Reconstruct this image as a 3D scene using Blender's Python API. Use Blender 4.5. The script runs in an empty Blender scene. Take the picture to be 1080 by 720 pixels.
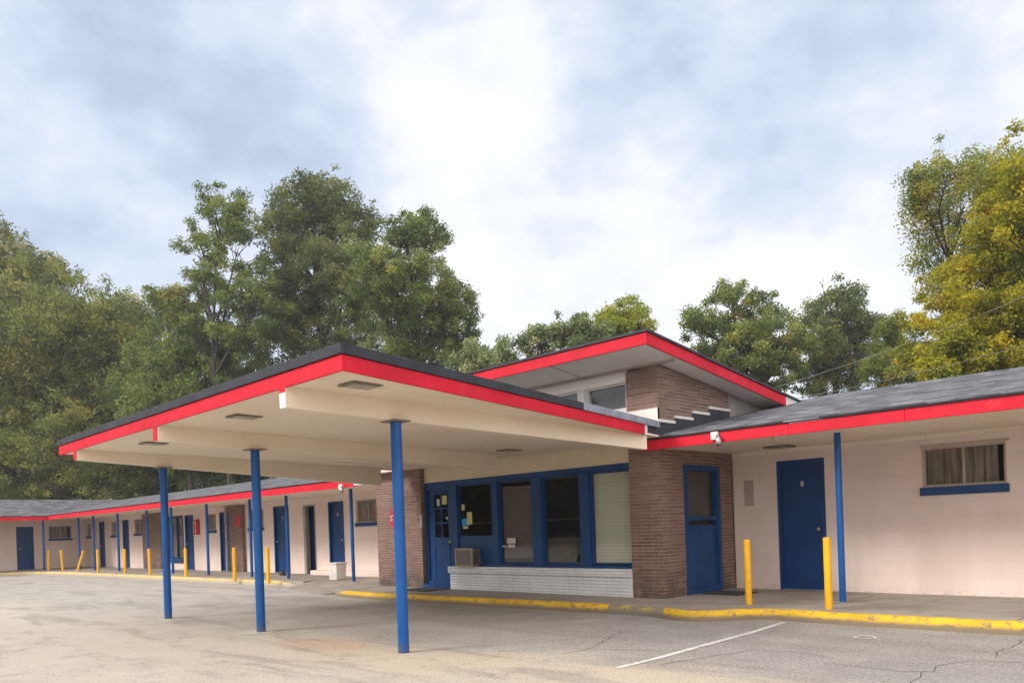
import bpy, bmesh, math, random
import numpy as np
from mathutils import Vector, Matrix
C = bpy.context.scene
col = C.collection
R = math.radians

# ------------------------------------------------------------------ camera
cam_d = bpy.data.cameras.new('camera'); cam = bpy.data.objects.new('camera', cam_d); col.objects.link(cam)
cam_d.sensor_width = 36; cam_d.lens = 28.065; cam_d.shift_y = 0.1808
cam_d.clip_start = 0.1; cam_d.clip_end = 3000
cam.matrix_world = Matrix.Translation((0, 0, 1.304)) @ Matrix.Rotation(0.79436, 4, 'Z') @ Matrix.Rotation(R(90), 4, 'X') @ Matrix.Rotation(-0.03518, 4, 'Z')
C.camera = cam

# ------------------------------------------------------------------ world, sun, exposure
C.view_settings.view_transform = 'Standard'; C.view_settings.look = 'None'
C.view_settings.exposure = 0.90; C.view_settings.gamma = 1; C.view_settings.use_curve_mapping = False
SUN_EL, SUN_AZ = 34, 246        # azimuth measured from +X anticlockwise: light comes from behind the camera, left
W = bpy.data.worlds.new('World'); C.world = W; W.use_nodes = True
nt = W.node_tree; N = nt.nodes; Lk = nt.links; N.clear()
def wn(t, **k):
    n = N.new(t)
    for a, v in k.items(): setattr(n, a, v)
    return n
def wmath(op, a, b=None, clamp=False):
    n = N.new('ShaderNodeMath'); n.operation = op; n.use_clamp = clamp
    for i, v in enumerate((a, b)):
        if v is None: continue
        if isinstance(v, (int, float)): n.inputs[i].default_value = v
        else: Lk.new(v, n.inputs[i])
    return n.outputs[0]
sky = wn('ShaderNodeTexSky'); sky.sky_type = 'NISHITA'; sky.sun_disc = False
sky.sun_elevation = R(SUN_EL); sky.sun_rotation = R(90 - SUN_AZ)
tc = wn('ShaderNodeTexCoord')
def wnoise(scale, detail, rough, mscale=(1, 1, 2.2), loc=(0, 0, 0), dist=0):
    mp = wn('ShaderNodeMapping'); mp.inputs['Scale'].default_value = mscale; mp.inputs['Location'].default_value = loc
    Lk.new(tc.outputs['Generated'], mp.inputs[0])
    n = wn('ShaderNodeTexNoise'); n.inputs['Scale'].default_value = scale; n.inputs['Detail'].default_value = detail
    n.inputs['Roughness'].default_value = rough; n.inputs['Distortion'].default_value = dist
    Lk.new(mp.outputs[0], n.inputs['Vector']); return n
nA = wnoise(2.6, 8, .55, mscale=(1, 1, 1.7), loc=(3.1, 1.7, .4), dist=.0)
nB = wnoise(5.0, 9, .58, mscale=(1, 1, 1.6), loc=(8, 2, 5), dist=.0)
nW = wnoise(3.5, 4, .5, loc=(1, 7, 2))
# warp the direction so that the cloud banks keep ragged edges
sub = wn('ShaderNodeVectorMath', operation='SUBTRACT'); Lk.new(nW.outputs['Color'], sub.inputs[0]); sub.inputs[1].default_value = (.5, .5, .5)
scl = wn('ShaderNodeVectorMath', operation='SCALE'); Lk.new(sub.outputs[0], scl.inputs[0]); scl.inputs['Scale'].default_value = .34
add = wn('ShaderNodeVectorMath', operation='ADD'); Lk.new(tc.outputs['Generated'], add.inputs[0]); Lk.new(scl.outputs[0], add.inputs[1])
def bank(d, r):
    n = wn('ShaderNodeVectorMath', operation='DISTANCE'); Lk.new(add.outputs[0], n.inputs[0]); n.inputs[1].default_value = d
    m = wn('ShaderNodeMapRange'); m.interpolation_type = 'SMOOTHSTEP'
    m.inputs['From Min'].default_value = 0; m.inputs['From Max'].default_value = r * 1.5
    m.inputs['To Min'].default_value = 1; m.inputs['To Max'].default_value = 0
    Lk.new(n.outputs['Value'], m.inputs[0]); return m.outputs[0]
bright = [((-0.569, 0.73, 0.378), 0.19, 1), ((-0.595, 0.637, 0.49), 0.1, .7), ((-0.689, 0.592, 0.417), 0.1, .5), ((-0.357, 0.893, 0.275), 0.16, .7), ((-0.475, 0.852, 0.219), 0.14, .8), ((-0.897, 0.33, 0.294), 0.09, .7), ((-0.292, 0.862, 0.415), 0.12, .5), ((-0.217, 0.874, 0.435), 0.12, .6), ((-0.549, 0.65, 0.526), 0.08, .5), ((-.62, .72, .25), .16, .6)]
dark = [((-0.781, 0.39, 0.488), 0.28, .62), ((-0.873, 0.261, 0.412), 0.2, .5), ((-0.683, 0.525, 0.507), 0.12, .5), ((-0.533, 0.707, 0.464), 0.09, .8), ((-0.452, 0.802, 0.391), 0.11, 1.), ((-0.484, 0.811, 0.329), 0.07, .6), ((-0.329, 0.817, 0.473), 0.12, .7), ((-0.752, 0.483, 0.449), 0.13, .5), ((-0.899, 0.249, 0.36), 0.12, .5)]
v = wmath('MULTIPLY', nA.outputs['Fac'], 1.12)
v = wmath('ADD', v, wmath('MULTIPLY', wmath('SUBTRACT', nB.outputs['Fac'], .5), 2.1))
for d, r, w in bright: v = wmath('ADD', v, wmath('MULTIPLY', bank(d, r), .26 * w))
for d, r, w in dark: v = wmath('SUBTRACT', v, wmath('MULTIPLY', bank(d, r), .29 * w))
cr = wn('ShaderNodeValToRGB'); e = cr.color_ramp.elements
e[0].position = .0; e[0].color = (.290, .338, .436, 1)
e[1].position = .98; e[1].color = (.585, .592, .60, 1)
for p_, c_ in ((.22, (.345, .396, .495, 1)), (.38, (.400, .445, .530, 1)), (.54, (.450, .482, .545, 1)), (.70, (.530, .545, .572, 1))):
    q = e.new(p_); q.color = c_
Lk.new(v, cr.inputs[0])
# brighter, warmer cloud added behind the camera to light the walls under the eaves
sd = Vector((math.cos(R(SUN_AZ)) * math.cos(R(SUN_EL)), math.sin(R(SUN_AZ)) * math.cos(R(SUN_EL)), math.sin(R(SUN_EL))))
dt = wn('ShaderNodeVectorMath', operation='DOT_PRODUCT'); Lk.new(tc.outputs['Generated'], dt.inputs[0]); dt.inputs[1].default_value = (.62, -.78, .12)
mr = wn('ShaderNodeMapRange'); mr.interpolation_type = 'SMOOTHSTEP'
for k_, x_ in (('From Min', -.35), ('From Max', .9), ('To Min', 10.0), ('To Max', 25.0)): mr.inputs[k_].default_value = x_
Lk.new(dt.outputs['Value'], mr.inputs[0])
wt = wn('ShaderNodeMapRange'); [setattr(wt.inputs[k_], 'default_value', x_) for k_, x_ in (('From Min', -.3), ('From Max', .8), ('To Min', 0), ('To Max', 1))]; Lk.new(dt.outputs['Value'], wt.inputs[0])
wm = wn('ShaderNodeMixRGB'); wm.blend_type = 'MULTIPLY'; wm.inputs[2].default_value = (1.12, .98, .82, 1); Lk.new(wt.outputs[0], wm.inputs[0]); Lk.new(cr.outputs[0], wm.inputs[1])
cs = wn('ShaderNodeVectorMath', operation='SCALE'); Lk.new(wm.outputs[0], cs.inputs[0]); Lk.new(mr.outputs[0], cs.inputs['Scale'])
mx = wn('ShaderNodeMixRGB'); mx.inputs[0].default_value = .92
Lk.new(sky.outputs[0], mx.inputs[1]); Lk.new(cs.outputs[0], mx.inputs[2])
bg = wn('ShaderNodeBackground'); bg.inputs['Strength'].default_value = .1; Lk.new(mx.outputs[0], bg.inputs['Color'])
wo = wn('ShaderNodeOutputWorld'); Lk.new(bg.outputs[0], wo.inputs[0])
sl = bpy.data.lights.new('sun', 'SUN'); sl.energy = 1.5; sl.angle = R(16); sl.color = (1, .93, .82)
so = bpy.data.objects.new('sun', sl); col.objects.link(so); so.rotation_euler = (-sd).to_track_quat('-Z', 'Y').to_euler()

# ------------------------------------------------------------------ materials
class Mat:
    def __init__(s, name, base=(.5, .5, .5), rough=.7, metal=0, spec=.5):
        s.m = bpy.data.materials.new(name); s.m.use_nodes = True; s.t = s.m.node_tree; s.n = s.t.nodes; s.l = s.t.links
        s.p = s.n['Principled BSDF']; s.p.inputs['Base Color'].default_value = (*base, 1)
        s.p.inputs['Roughness'].default_value = rough; s.p.inputs['Metallic'].default_value = metal
        s.p.inputs['Specular IOR Level'].default_value = spec; s._tc = None
    def coord(s, kind='Object', scale=(1, 1, 1), loc=(0, 0, 0)):
        if s._tc is None: s._tc = s.n.new('ShaderNodeTexCoord')
        mp = s.n.new('ShaderNodeMapping'); mp.inputs['Scale'].default_value = scale; mp.inputs['Location'].default_value = loc
        s.l.new(s._tc.outputs[kind], mp.inputs[0]); return mp.outputs[0]
    def wpos(s, scale=(1, 1, 1), loc=(0, 0, 0)):
        g = s.n.new('ShaderNodeNewGeometry'); mp = s.n.new('ShaderNodeMapping')
        mp.inputs['Scale'].default_value = scale; mp.inputs['Location'].default_value = loc
        s.l.new(g.outputs['Position'], mp.inputs[0]); return mp.outputs[0]
    def noise(s, vec, scale, detail=5, rough=.6, dist=0, out='Fac'):
        n = s.n.new('ShaderNodeTexNoise'); n.inputs['Scale'].default_value = scale; n.inputs['Detail'].default_value = detail
        n.inputs['Roughness'].default_value = rough; n.inputs['Distortion'].default_value = dist
        s.l.new(vec, n.inputs['Vector']); return n.outputs[out]
    def ramp(s, fac, stops):
        n = s.n.new('ShaderNodeValToRGB'); e = n.color_ramp.elements
        while len(e) < len(stops): e.new(.5)
        for q, (p, c) in zip(e, stops): q.position = p; q.color = (*c, 1) if not isinstance(c, (int, float)) else (c, c, c, 1)
        s.l.new(fac, n.inputs[0]); return n.outputs[0]
    def mix(s, fac, a, b, mode='MIX'):
        n = s.n.new('ShaderNodeMixRGB'); n.blend_type = mode
        for i, v in enumerate((fac, a, b)):
            if isinstance(v, (int, float)): n.inputs[i].default_value = v
            elif isinstance(v, tuple): n.inputs[i].default_value = (*v, 1)
            else: s.l.new(v, n.inputs[i])
        return n.outputs[0]
    def math(s, op, a, b=0, clamp=False):
        n = s.n.new('ShaderNodeMath'); n.operation = op; n.use_clamp = clamp
        for i, v in enumerate((a, b)):
            if isinstance(v, (int, float)): n.inputs[i].default_value = v
            else: s.l.new(v, n.inputs[i])
        return n.outputs[0]
    def smooth(s, v, a, b):
        n = s.n.new('ShaderNodeMapRange'); n.interpolation_type = 'SMOOTHSTEP'
        n.inputs['From Min'].default_value = a; n.inputs['From Max'].default_value = b; s.l.new(v, n.inputs[0]); return n.outputs[0]
    def sep(s, vec):
        n = s.n.new('ShaderNodeSeparateXYZ'); s.l.new(vec, n.inputs[0]); return n.outputs
    def brick(s, vec, bw, rh, mortar, c1=(1, 1, 1), c2=(0, 0, 0), cm=(.5, .5, .5), offset=.5, bias=0, smooth=.1):
        n = s.n.new('ShaderNodeTexBrick'); n.offset = offset; n.inputs['Scale'].default_value = 1
        n.inputs['Brick Width'].default_value = bw; n.inputs['Row Height'].default_value = rh; n.inputs['Mortar Size'].default_value = mortar
        n.inputs['Mortar Smooth'].default_value = smooth; n.inputs['Bias'].default_value = bias
        n.inputs['Color1'].default_value = (*c1, 1); n.inputs['Color2'].default_value = (*c2, 1); n.inputs['Mortar'].default_value = (*cm, 1)
        s.l.new(vec, n.inputs['Vector']); return n.outputs
    def color(s, c): s.l.new(c, s.p.inputs['Base Color'])
    def rough(s, c): s.l.new(c, s.p.inputs['Roughness'])
    def bump(s, h, strength=.3, dist=.01):
        b = s.n.new('ShaderNodeBump'); b.inputs['Strength'].default_value = strength; b.inputs['Distance'].default_value = dist
        s.l.new(h, b.inputs['Height']); s.l.new(b.outputs[0], s.p.inputs['Normal'])

def painted_block():
    M = Mat('painted_block_wall', rough=.75)
    uv = M.coord('UV'); w = M.wpos()
    b = M.brick(uv, .41, .205, .006, (1, 1, 1), (.9, .9, .9), (0, 0, 0))
    n1 = M.noise(w, 1.1, 6, .6); n2 = M.noise(w, 14, 5, .7); st = M.noise(M.wpos((2.2, 2.2, .35)), 1.6, 5, .6)
    base = M.ramp(n1, [(.3, (.70, .57, .515)), (.5, (.75, .62, .57)), (.72, (.79, .68, .635))])
    base = M.mix(M.math('MULTIPLY', M.smooth(st, .5, .75), .25), base, (.52, .43, .36))
    base = M.mix(M.math('MULTIPLY', b['Fac'], .13), base, (.36, .29, .25))
    z = M.sep(w)[2]; low = M.math('SUBTRACT', 1, M.smooth(z, .13, .24))
    base = M.mix(M.math('MULTIPLY', M.math('MULTIPLY', low, M.smooth(n2, .45, .65)), .5), base, (.36, .31, .27))
    base = M.mix(M.math('MULTIPLY', M.smooth(n2, .3, .8), .10), base, (.85, .8, .76))
    M.color(base); h = M.mix(.25, M.math('SUBTRACT', 1, b['Fac']), n2); M.bump(h, .22, .004); return M.m
def brick_mat(name, white=False):
    M = Mat(name, rough=.85); uv = M.coord('UV'); w = M.wpos()
    b = M.brick(uv, .31, .0535, .0055, (1, 1, 1), (0, 0, 0), (.5, .5, .5), offset=.37)
    n1 = M.noise(w, 1.7, 5, .6); n2 = M.noise(w, 38, 4, .7)
    if white:
        c = M.ramp(n1, [(.3, (.66, .69, .74)), (.6, (.80, .83, .87)), (.8, (.86, .87, .89))])
        c = M.mix(M.math('MULTIPLY', b['Fac'], .5), c, (.26, .28, .31))
        c = M.mix(M.smooth(M.noise(w, 17, 6, .75), .6, .72), c, (.25, .22, .21))
    else:
        c = M.ramp(b['Color'], [(.0, (.145, .082, .064)), (.4, (.185, .108, .086)), (.75, (.225, .138, .112)), (1, (.28, .185, .15))])
        c = M.mix(.35, c, M.ramp(n1, [(.35, (.145, .083, .066)), (.65, (.27, .165, .135))]))
        c = M.mix(b['Fac'], c, M.mix(M.smooth(n1, .3, .7), (.40, .31, .27), (.19, .14, .12)))
        z = M.sep(w)[2]; low = M.math('SUBTRACT', 1, M.smooth(z, .15, .75))
        c = M.mix(M.math('MULTIPLY', M.math('MULTIPLY', low, M.smooth(M.noise(w, 4.5, 5, .7), .35, .6)), .75), c, (.065, .055, .048))
    M.color(c); h = M.mix(.2, M.math('SUBTRACT', 1, b['Fac']), n2); M.bump(h, .8, .012); return M.m
def paint(name, a, b, rough=.45, chip=None, chip_at=(.66, .70), scale=3., cscale=9, streak=True, spec=.5, grime=None):
    M = Mat(name, rough=rough, spec=spec); w = M.wpos()
    c = M.mix(M.smooth(M.noise(w, scale, 6, .65), .32, .7), a, b)
    if streak: c = M.mix(M.math('MULTIPLY', M.smooth(M.noise(M.wpos((6, 6, .8)), 3, 5, .7), .45, .8), .3), c, b)
    if chip: c = M.mix(M.smooth(M.noise(w, cscale, 8, .75), *chip_at), c, chip)
    if grime:
        z = M.sep(w)[2]; q = M.math('ADD', z, M.math('MULTIPLY', M.math('SUBTRACT', M.noise(w, 12, 6, .7), .5), .5))
        c = M.mix(M.math('MULTIPLY', M.math('SUBTRACT', 1, M.smooth(q, -.02, .16)), .55), c, grime)
    M.color(c); n = M.noise(w, 30, 5, .7); M.bump(n, .12, .004)
    M.rough(M.ramp(M.noise(w, 5, 4), [(.3, rough - .08), (.7, rough + .15)])); return M.m
def shingle_mat():
    M = Mat('asphalt_shingles', rough=.9); uv = M.coord('UV')
    b = M.brick(uv, .34, .20, .008, (1, 1, 1), (0, 0, 0), (.5, .5, .5), offset=.43)
    g = M.noise(M.coord('UV'), 90, 3, .8)
    b2 = M.brick(M.coord('UV', loc=(.11, 0, 0)), .25, .20, .001, (1, 1, 1), (0, 0, 0), (.5, .5, .5), offset=.31)
    t = M.mix(.72, b['Color'], b2['Color'])
    c = M.ramp(t, [(.0, (.028, .030, .036)), (.3, (.048, .051, .060)), (.5, (.078, .082, .095)), (.7, (.125, .13, .148)), (1, (.20, .207, .225))])
    c = M.mix(M.math('MULTIPLY', b['Fac'], .8), c, (.03, .032, .038)); c = M.mix(M.math('MULTIPLY', M.smooth(g, .35, .75), .22), c, (.30, .31, .34))
    c = M.mix(M.math('MULTIPLY', M.smooth(M.noise(M.wpos(), .5, 4), .45, .7), .3), c, (.17, .17, .18))
    M.color(c); M.bump(M.mix(.3, M.math('SUBTRACT', 1, b['Fac']), g), .8, .015); return M.m
def asphalt_mat():
    M = Mat('parking_lot_asphalt', rough=.9, spec=.3); w = M.wpos(); x, y, z = M.sep(w)[:3]
    big = M.noise(w, .28, 5, .6); mid = M.noise(w, 1.3, 6, .65); st = M.noise(M.wpos((.35, 1.6, 1)), 1.0, 6, .65, .4)
    fine = M.noise(w, 26, 6, .9); agg = M.noise(w, 62, 3, .95)
    pale = M.ramp(mid, [(.25, (.30, .272, .243)), (.5, (.40, .37, .335)), (.75, (.49, .46, .42))])
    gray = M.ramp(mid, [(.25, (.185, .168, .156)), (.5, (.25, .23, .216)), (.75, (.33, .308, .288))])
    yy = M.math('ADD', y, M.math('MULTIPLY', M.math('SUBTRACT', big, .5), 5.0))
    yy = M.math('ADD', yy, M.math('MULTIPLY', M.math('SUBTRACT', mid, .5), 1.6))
    # darker grey near the office, paler sandy tone in front and to the left
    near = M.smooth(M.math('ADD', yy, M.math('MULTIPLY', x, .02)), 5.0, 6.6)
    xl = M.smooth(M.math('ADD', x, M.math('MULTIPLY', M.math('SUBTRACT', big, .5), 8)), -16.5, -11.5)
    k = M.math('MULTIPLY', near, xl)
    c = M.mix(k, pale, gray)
    sand = M.math('MULTIPLY', M.math('SUBTRACT', 1, M.smooth(M.math('ABSOLUTE', M.math('SUBTRACT', yy, 5.0)), .1, 1.3)), M.smooth(x, -10.5, -7.0))
    c = M.mix(M.math('MULTIPLY', sand, .75), c, (.56, .43, .29))
    front = M.math('SUBTRACT', 1, M.smooth(yy, 3.8, 5.6))
    c = M.mix(M.math('MULTIPLY', front, .5), c, (.60, .52, .40))
    # rust bloom beside the middle post
    dx = M.math('ADD', x, 8.3); dy = M.math('SUBTRACT', y, 4.95)
    d2 = M.math('ADD', M.math('MULTIPLY', dx, dx), M.math('MULTIPLY', M.math('MULTIPLY', dy, dy), 3))
    c = M.mix(M.math('MULTIPLY', M.math('SUBTRACT', 1, M.smooth(M.math('ADD', d2, M.math('MULTIPLY', mid, .8)), .3, 1.3)), .5), c, (.46, .24, .12))
    c = M.mix(M.math('MULTIPLY', M.smooth(st, .49, .64), .52), c, (.16, .142, .128))
    c = M.mix(M.math('MULTIPLY', M.smooth(M.noise(M.wpos(loc=(30, 3, 0)), 2.3, 7, .75), .53, .66), .42), c, (.17, .15, .135))
    c = M.mix(M.math('MULTIPLY', M.smooth(M.noise(M.wpos(loc=(5, 60, 0)), .9, 6, .7), .56, .7), .3), c, (.60, .55, .48))
    # oily drips
    c = M.mix(M.math('MULTIPLY', M.smooth(M.noise(M.wpos(loc=(9, 9, 0)), 3.6, 4, .6), .66, .74), .6), c, (.06, .055, .05))
    # cracks
    wv = M.n.new('ShaderNodeVectorMath'); wv.operation = 'MULTIPLY_ADD'
    M.l.new(M.noise(w, 1.1, 6, .7, out='Color'), wv.inputs[0]); wv.inputs[1].default_value = (1.6, 1.6, 0); M.l.new(w, wv.inputs[2])
    vo = M.n.new('ShaderNodeTexVoronoi'); vo.feature = 'DISTANCE_TO_EDGE'; vo.inputs['Scale'].default_value = .33; M.l.new(wv.outputs[0], vo.inputs['Vector'])
    ck = M.math('SUBTRACT', 1, M.smooth(vo.outputs['Distance'], .001, .007))
    ck = M.math('MULTIPLY', ck, M.smooth(M.noise(w, .8, 3), .45, .6))
    c = M.mix(M.math('MULTIPLY', ck, .5), c, (.10, .085, .075))
    c = M.mix(M.math('MULTIPLY', M.smooth(fine, .41, .60), .6), c, M.mix(.5, c, (.85, .8, .74)))
    c = M.mix(M.math('MULTIPLY', M.smooth(agg, .46, .62), .65), c, (.09, .08, .075))
    M.color(c); M.bump(M.mix(.5, M.mix(.4, fine, agg), M.math('SUBTRACT', 1, ck)), .5, .008); return M.m
def concrete_mat():
    M = Mat('walkway_concrete', rough=.85); w = M.wpos(); n = M.noise(w, .9, 6, .65); n2 = M.noise(w, 3.2, 6, .7); f = M.noise(w, 70, 3, .8)
    c = M.ramp(n, [(.28, (.20, .172, .150)), (.5, (.31, .277, .245)), (.72, (.40, .365, .33))])
    c = M.mix(M.math('MULTIPLY', M.smooth(n2, .52, .7), .5), c, (.15, .115, .085)); c = M.mix(M.math('MULTIPLY', M.smooth(f, .5, .8), .25), c, (.5, .47, .44))
    jx = M.math('PINGPONG', M.sep(w)[0], 1.15)
    c = M.mix(M.math('MULTIPLY', M.math('SUBTRACT', 1, M.smooth(jx, .004, .014)), .7), c, (.06, .055, .05))
    M.color(c); M.bump(f, .3, .005); return M.m
def worn_line(name, colr, under, lo=.42, hi=.6, scale=9):
    M = Mat(name, rough=.75); w = M.wpos(); n = M.noise(w, scale, 8, .8)
    c = M.mix(M.smooth(n, lo, hi), colr, under)
    c = M.mix(M.math('MULTIPLY', M.smooth(M.noise(w, 2.2, 5), .4, .75), .5), c, tuple(x * .55 for x in colr))
    if 'kerb' in name:
        z = M.sep(w)[2]; e_ = M.math('ADD', z, M.math('MULTIPLY', M.math('SUBTRACT', n, .5), .16)); c = M.mix(M.math('SUBTRACT', 1, M.smooth(e_, .04, .085)), c, under)
    M.color(c); M.bump(n, .3, .006); return M.m
def glass_mat(name, tint=(.6, .65, .65), ior=1.5, rough=.02):
    M = Mat(name); M.n.remove(M.p); out = M.n['Material Output']
    tr = M.n.new('ShaderNodeBsdfTransparent'); tr.inputs[0].default_value = (*tint, 1)
    gl = M.n.new('ShaderNodeBsdfGlossy'); gl.inputs['Roughness'].default_value = rough; gl.inputs[0].default_value = (.9, .9, .9, 1)
    ge = M.n.new('ShaderNodeNewGeometry'); dp = M.n.new('ShaderNodeVectorMath'); dp.operation = 'DOT_PRODUCT'
    M.l.new(ge.outputs['Incoming'], dp.inputs[0]); M.l.new(ge.outputs['Normal'], dp.inputs[1])
    k = M.math('POWER', M.math('SUBTRACT', 1, M.math('ABSOLUTE', dp.outputs['Value'])), 5); f0 = ((ior - 1) / (ior + 1)) ** 2
    fr = M.math('ADD', M.math('MULTIPLY', k, 1 - f0), f0)
    mxs = M.n.new('ShaderNodeMixShader'); M.l.new(fr, mxs.inputs[0]); M.l.new(tr.outputs[0], mxs.inputs[1]); M.l.new(gl.outputs[0], mxs.inputs[2])
    M.l.new(mxs.outputs[0], out.inputs[0]); return M.m
def leaf_mat(name, stops, trans=.35):
    M = Mat(name, rough=.6, spec=.25); at = M.n.new('ShaderNodeAttribute'); at.attribute_name = 'tint'
    c = M.ramp(at.outputs['Fac'], stops); M.color(c)
    tl = M.n.new('ShaderNodeBsdfTranslucent'); M.l.new(c, tl.inputs[0]); mxs = M.n.new('ShaderNodeMixShader'); mxs.inputs[0].default_value = trans
    M.l.new(M.p.outputs[0], mxs.inputs[1]); M.l.new(tl.outputs[0], mxs.inputs[2]); M.l.new(mxs.outputs[0], M.n['Material Output'].inputs[0]); return M.m
def bark_mat():
    M = Mat('bark', rough=.95); w = M.wpos((3, 3, .6)); n = M.noise(w, 3, 6, .7)
    M.color(M.ramp(n, [(.3, (.025, .020, .016)), (.7, (.085, .07, .055))])); M.bump(n, .8, .03); return M.m
def soffit_mat(joints=True):
    M = Mat('cream_soffit_paint' if joints else 'cream_beam_paint', rough=.7); w = M.wpos(); n = M.noise(w, .8, 5); f = M.noise(w, 6, 6, .7)
    c = M.ramp(n, [(.3, (.76, .65, .51)), (.7, (.84, .745, .62))]); c = M.mix(M.math('MULTIPLY', M.smooth(f, .58, .75), .3), c, (.44, .33, .23))
    X, Y, Z = M.sep(w)[:3]
    for q, p_ in ((X, .61), (Y, 1.22)) if joints else ():
        j = M.math('PINGPONG', M.math('ADD', q, .3), p_); c = M.mix(M.math('MULTIPLY', M.math('SUBTRACT', 1, M.smooth(j, .004, .012)), .35), c, (.34, .26, .19))
    M.color(c); return M.m
def blinds_mat(name, a, b, pitch=.05):
    M = Mat(name, rough=.7); z = M.sep(M.wpos())[2]; k = M.math('PINGPONG', z, pitch / 2)
    M.color(M.mix(M.smooth(k, .0, pitch / 2), a, b)); return M.m
def curtain_mat(name, a, b):
    M = Mat(name, rough=.9); n = M.noise(M.wpos((9, 9, .7)), 2, 4, .6); M.color(M.mix(M.smooth(n, .3, .7), a, b)); return M.m

m = {}
m['block'] = painted_block(); m['brick'] = brick_mat('roman_brick'); m['wbrick'] = brick_mat('white_painted_brick', True)
m['red'] = paint('red_fascia_paint', (.64, .005, .028), (.50, .003, .020), .55, (.74, .08, .11), (.56, .80), 1.3, 6, spec=.3)
m['blue'] = paint('blue_trim_paint', (.006, .058, .205), (.004, .040, .15), .42, (.02, .03, .06), (.72, .8), spec=.35)
m['postblue'] = paint('blue_post_paint', (.000, .085, .33), (.000, .068, .26), .38, (.03, .07, .14), (.70, .76), spec=.4, grime=(.10, .085, .07))
m['door'] = paint('blue_door_paint', (.002, .047, .185), (.003, .036, .14), .42, streak=True, spec=.35)
m['white'] = paint('white_trim_paint', (.74, .72, .70), (.62, .58, .55), .55, (.4, .36, .32), (.68, .74))
m['lwhite'] = paint('bright_white_soffit', (.93, .87, .82), (.90, .83, .77), .7)
m['cream'] = paint('cream_wall_paint', (.70, .60, .44), (.64, .53, .38), .65)
m['soffit'] = soffit_mat()
m['beam'] = soffit_mat(False)
m['shingle'] = shingle_mat()
m['black'] = paint('black_roof_edge', (.026, .028, .040), (.012, .013, .020), .5, spec=.5)
m['silver'] = paint('weathered_metal_flashing', (.30, .33, .40), (.17, .19, .25), .35, (.08, .08, .1), (.6, .7), scale=6)
m['yellow'] = paint('yellow_bollard_paint', (.86, .47, .006), (.80, .38, .005), .45, (.16, .08, .03), (.64, .69), cscale=13, grime=(.20, .14, .06))
m['kerb'] = worn_line('worn_yellow_kerb_paint', (.74, .44, .012), (.22, .17, .11), .50, .62, 8)
m['kerbgray'] = worn_line('dirty_kerb', (.60, .42, .05), (.20, .18, .15), .40, .52, 6)
m['kerbold'] = worn_line('faded_kerb_paint', (.74, .50, .10), (.42, .37, .29), .42, .6, 5)
m['patchw'] = worn_line('pale_concrete_patch', (.58, .55, .50), (.34, .31, .28), .45, .6, 14)
m['line'] = worn_line('worn_white_line', (.68, .66, .62), (.30, .28, .26), .50, .62, 16)
m['crack'] = paint('crack_filler', (.075, .065, .058), (.15, .13, .11), .9)
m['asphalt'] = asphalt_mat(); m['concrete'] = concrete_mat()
m['glass'] = glass_mat('window_glass', (.95, .96, .96), 1.42); m['clear'] = glass_mat('clear_glass', (.8, .85, .85))
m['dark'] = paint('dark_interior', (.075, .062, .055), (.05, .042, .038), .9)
m['interior'] = paint('tan_interior', (.14, .11, .10), (.10, .08, .07), .9)
m['blind_brown'] = blinds_mat('brown_mini_blinds', (.13, .095, .088), (.18, .135, .125))
m['blind_cream'] = blinds_mat('cream_mini_blinds', (.50, .51, .40), (.60, .60, .48), .055)
m['curtain'] = curtain_mat('brown_curtain', (.16, .125, .10), (.38, .32, .27))
m['metal'] = Mat('dull_steel', (.42, .42, .42), .4, .8).m
m['fixture'] = paint('tan_light_fixture', (.22, .17, .13), (.15, .115, .09), .5)
m['lens'] = Mat('ribbed_light_lens', (.34, .29, .24), .35).m
m['acframe'] = paint('tan_wood_frame', (.42, .34, .24), (.30, .24, .17), .6)
m['acgrille'] = blinds_mat('air_conditioner_grille', (.06, .055, .05), (.26, .23, .20), .022)
m['paper'] = paint('paper_notice', (.62, .60, .56), (.5, .48, .45), .8)
m['skyblue'] = paint('blue_sticker', (.02, .30, .62), (.02, .25, .55), .5)
m['yellowpaper'] = paint('yellow_notice', (.62, .56, .28), (.5, .5, .2), .7)
m['signred'] = paint('red_sign_paint', (.55, .012, .03), (.45, .01, .03), .4)
m['mat'] = paint('dark_rubber_mat', (.035, .033, .032), (.06, .055, .05), .9)
m['patch'] = paint('greyish_pink_patch', (.43, .36, .33), (.40, .33, .30), .7)
m['bark'] = bark_mat()
m['soil'] = paint('grass_and_soil', (.07, .085, .035), (.12, .10, .06), .95, scale=.4)
m['panel'] = paint('weathered_grey_panel', (.34, .31, .30), (.26, .24, .235), .7)
m['frame'] = paint('beige_window_frame', (.50, .42, .36), (.40, .34, .29), .6)

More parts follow.
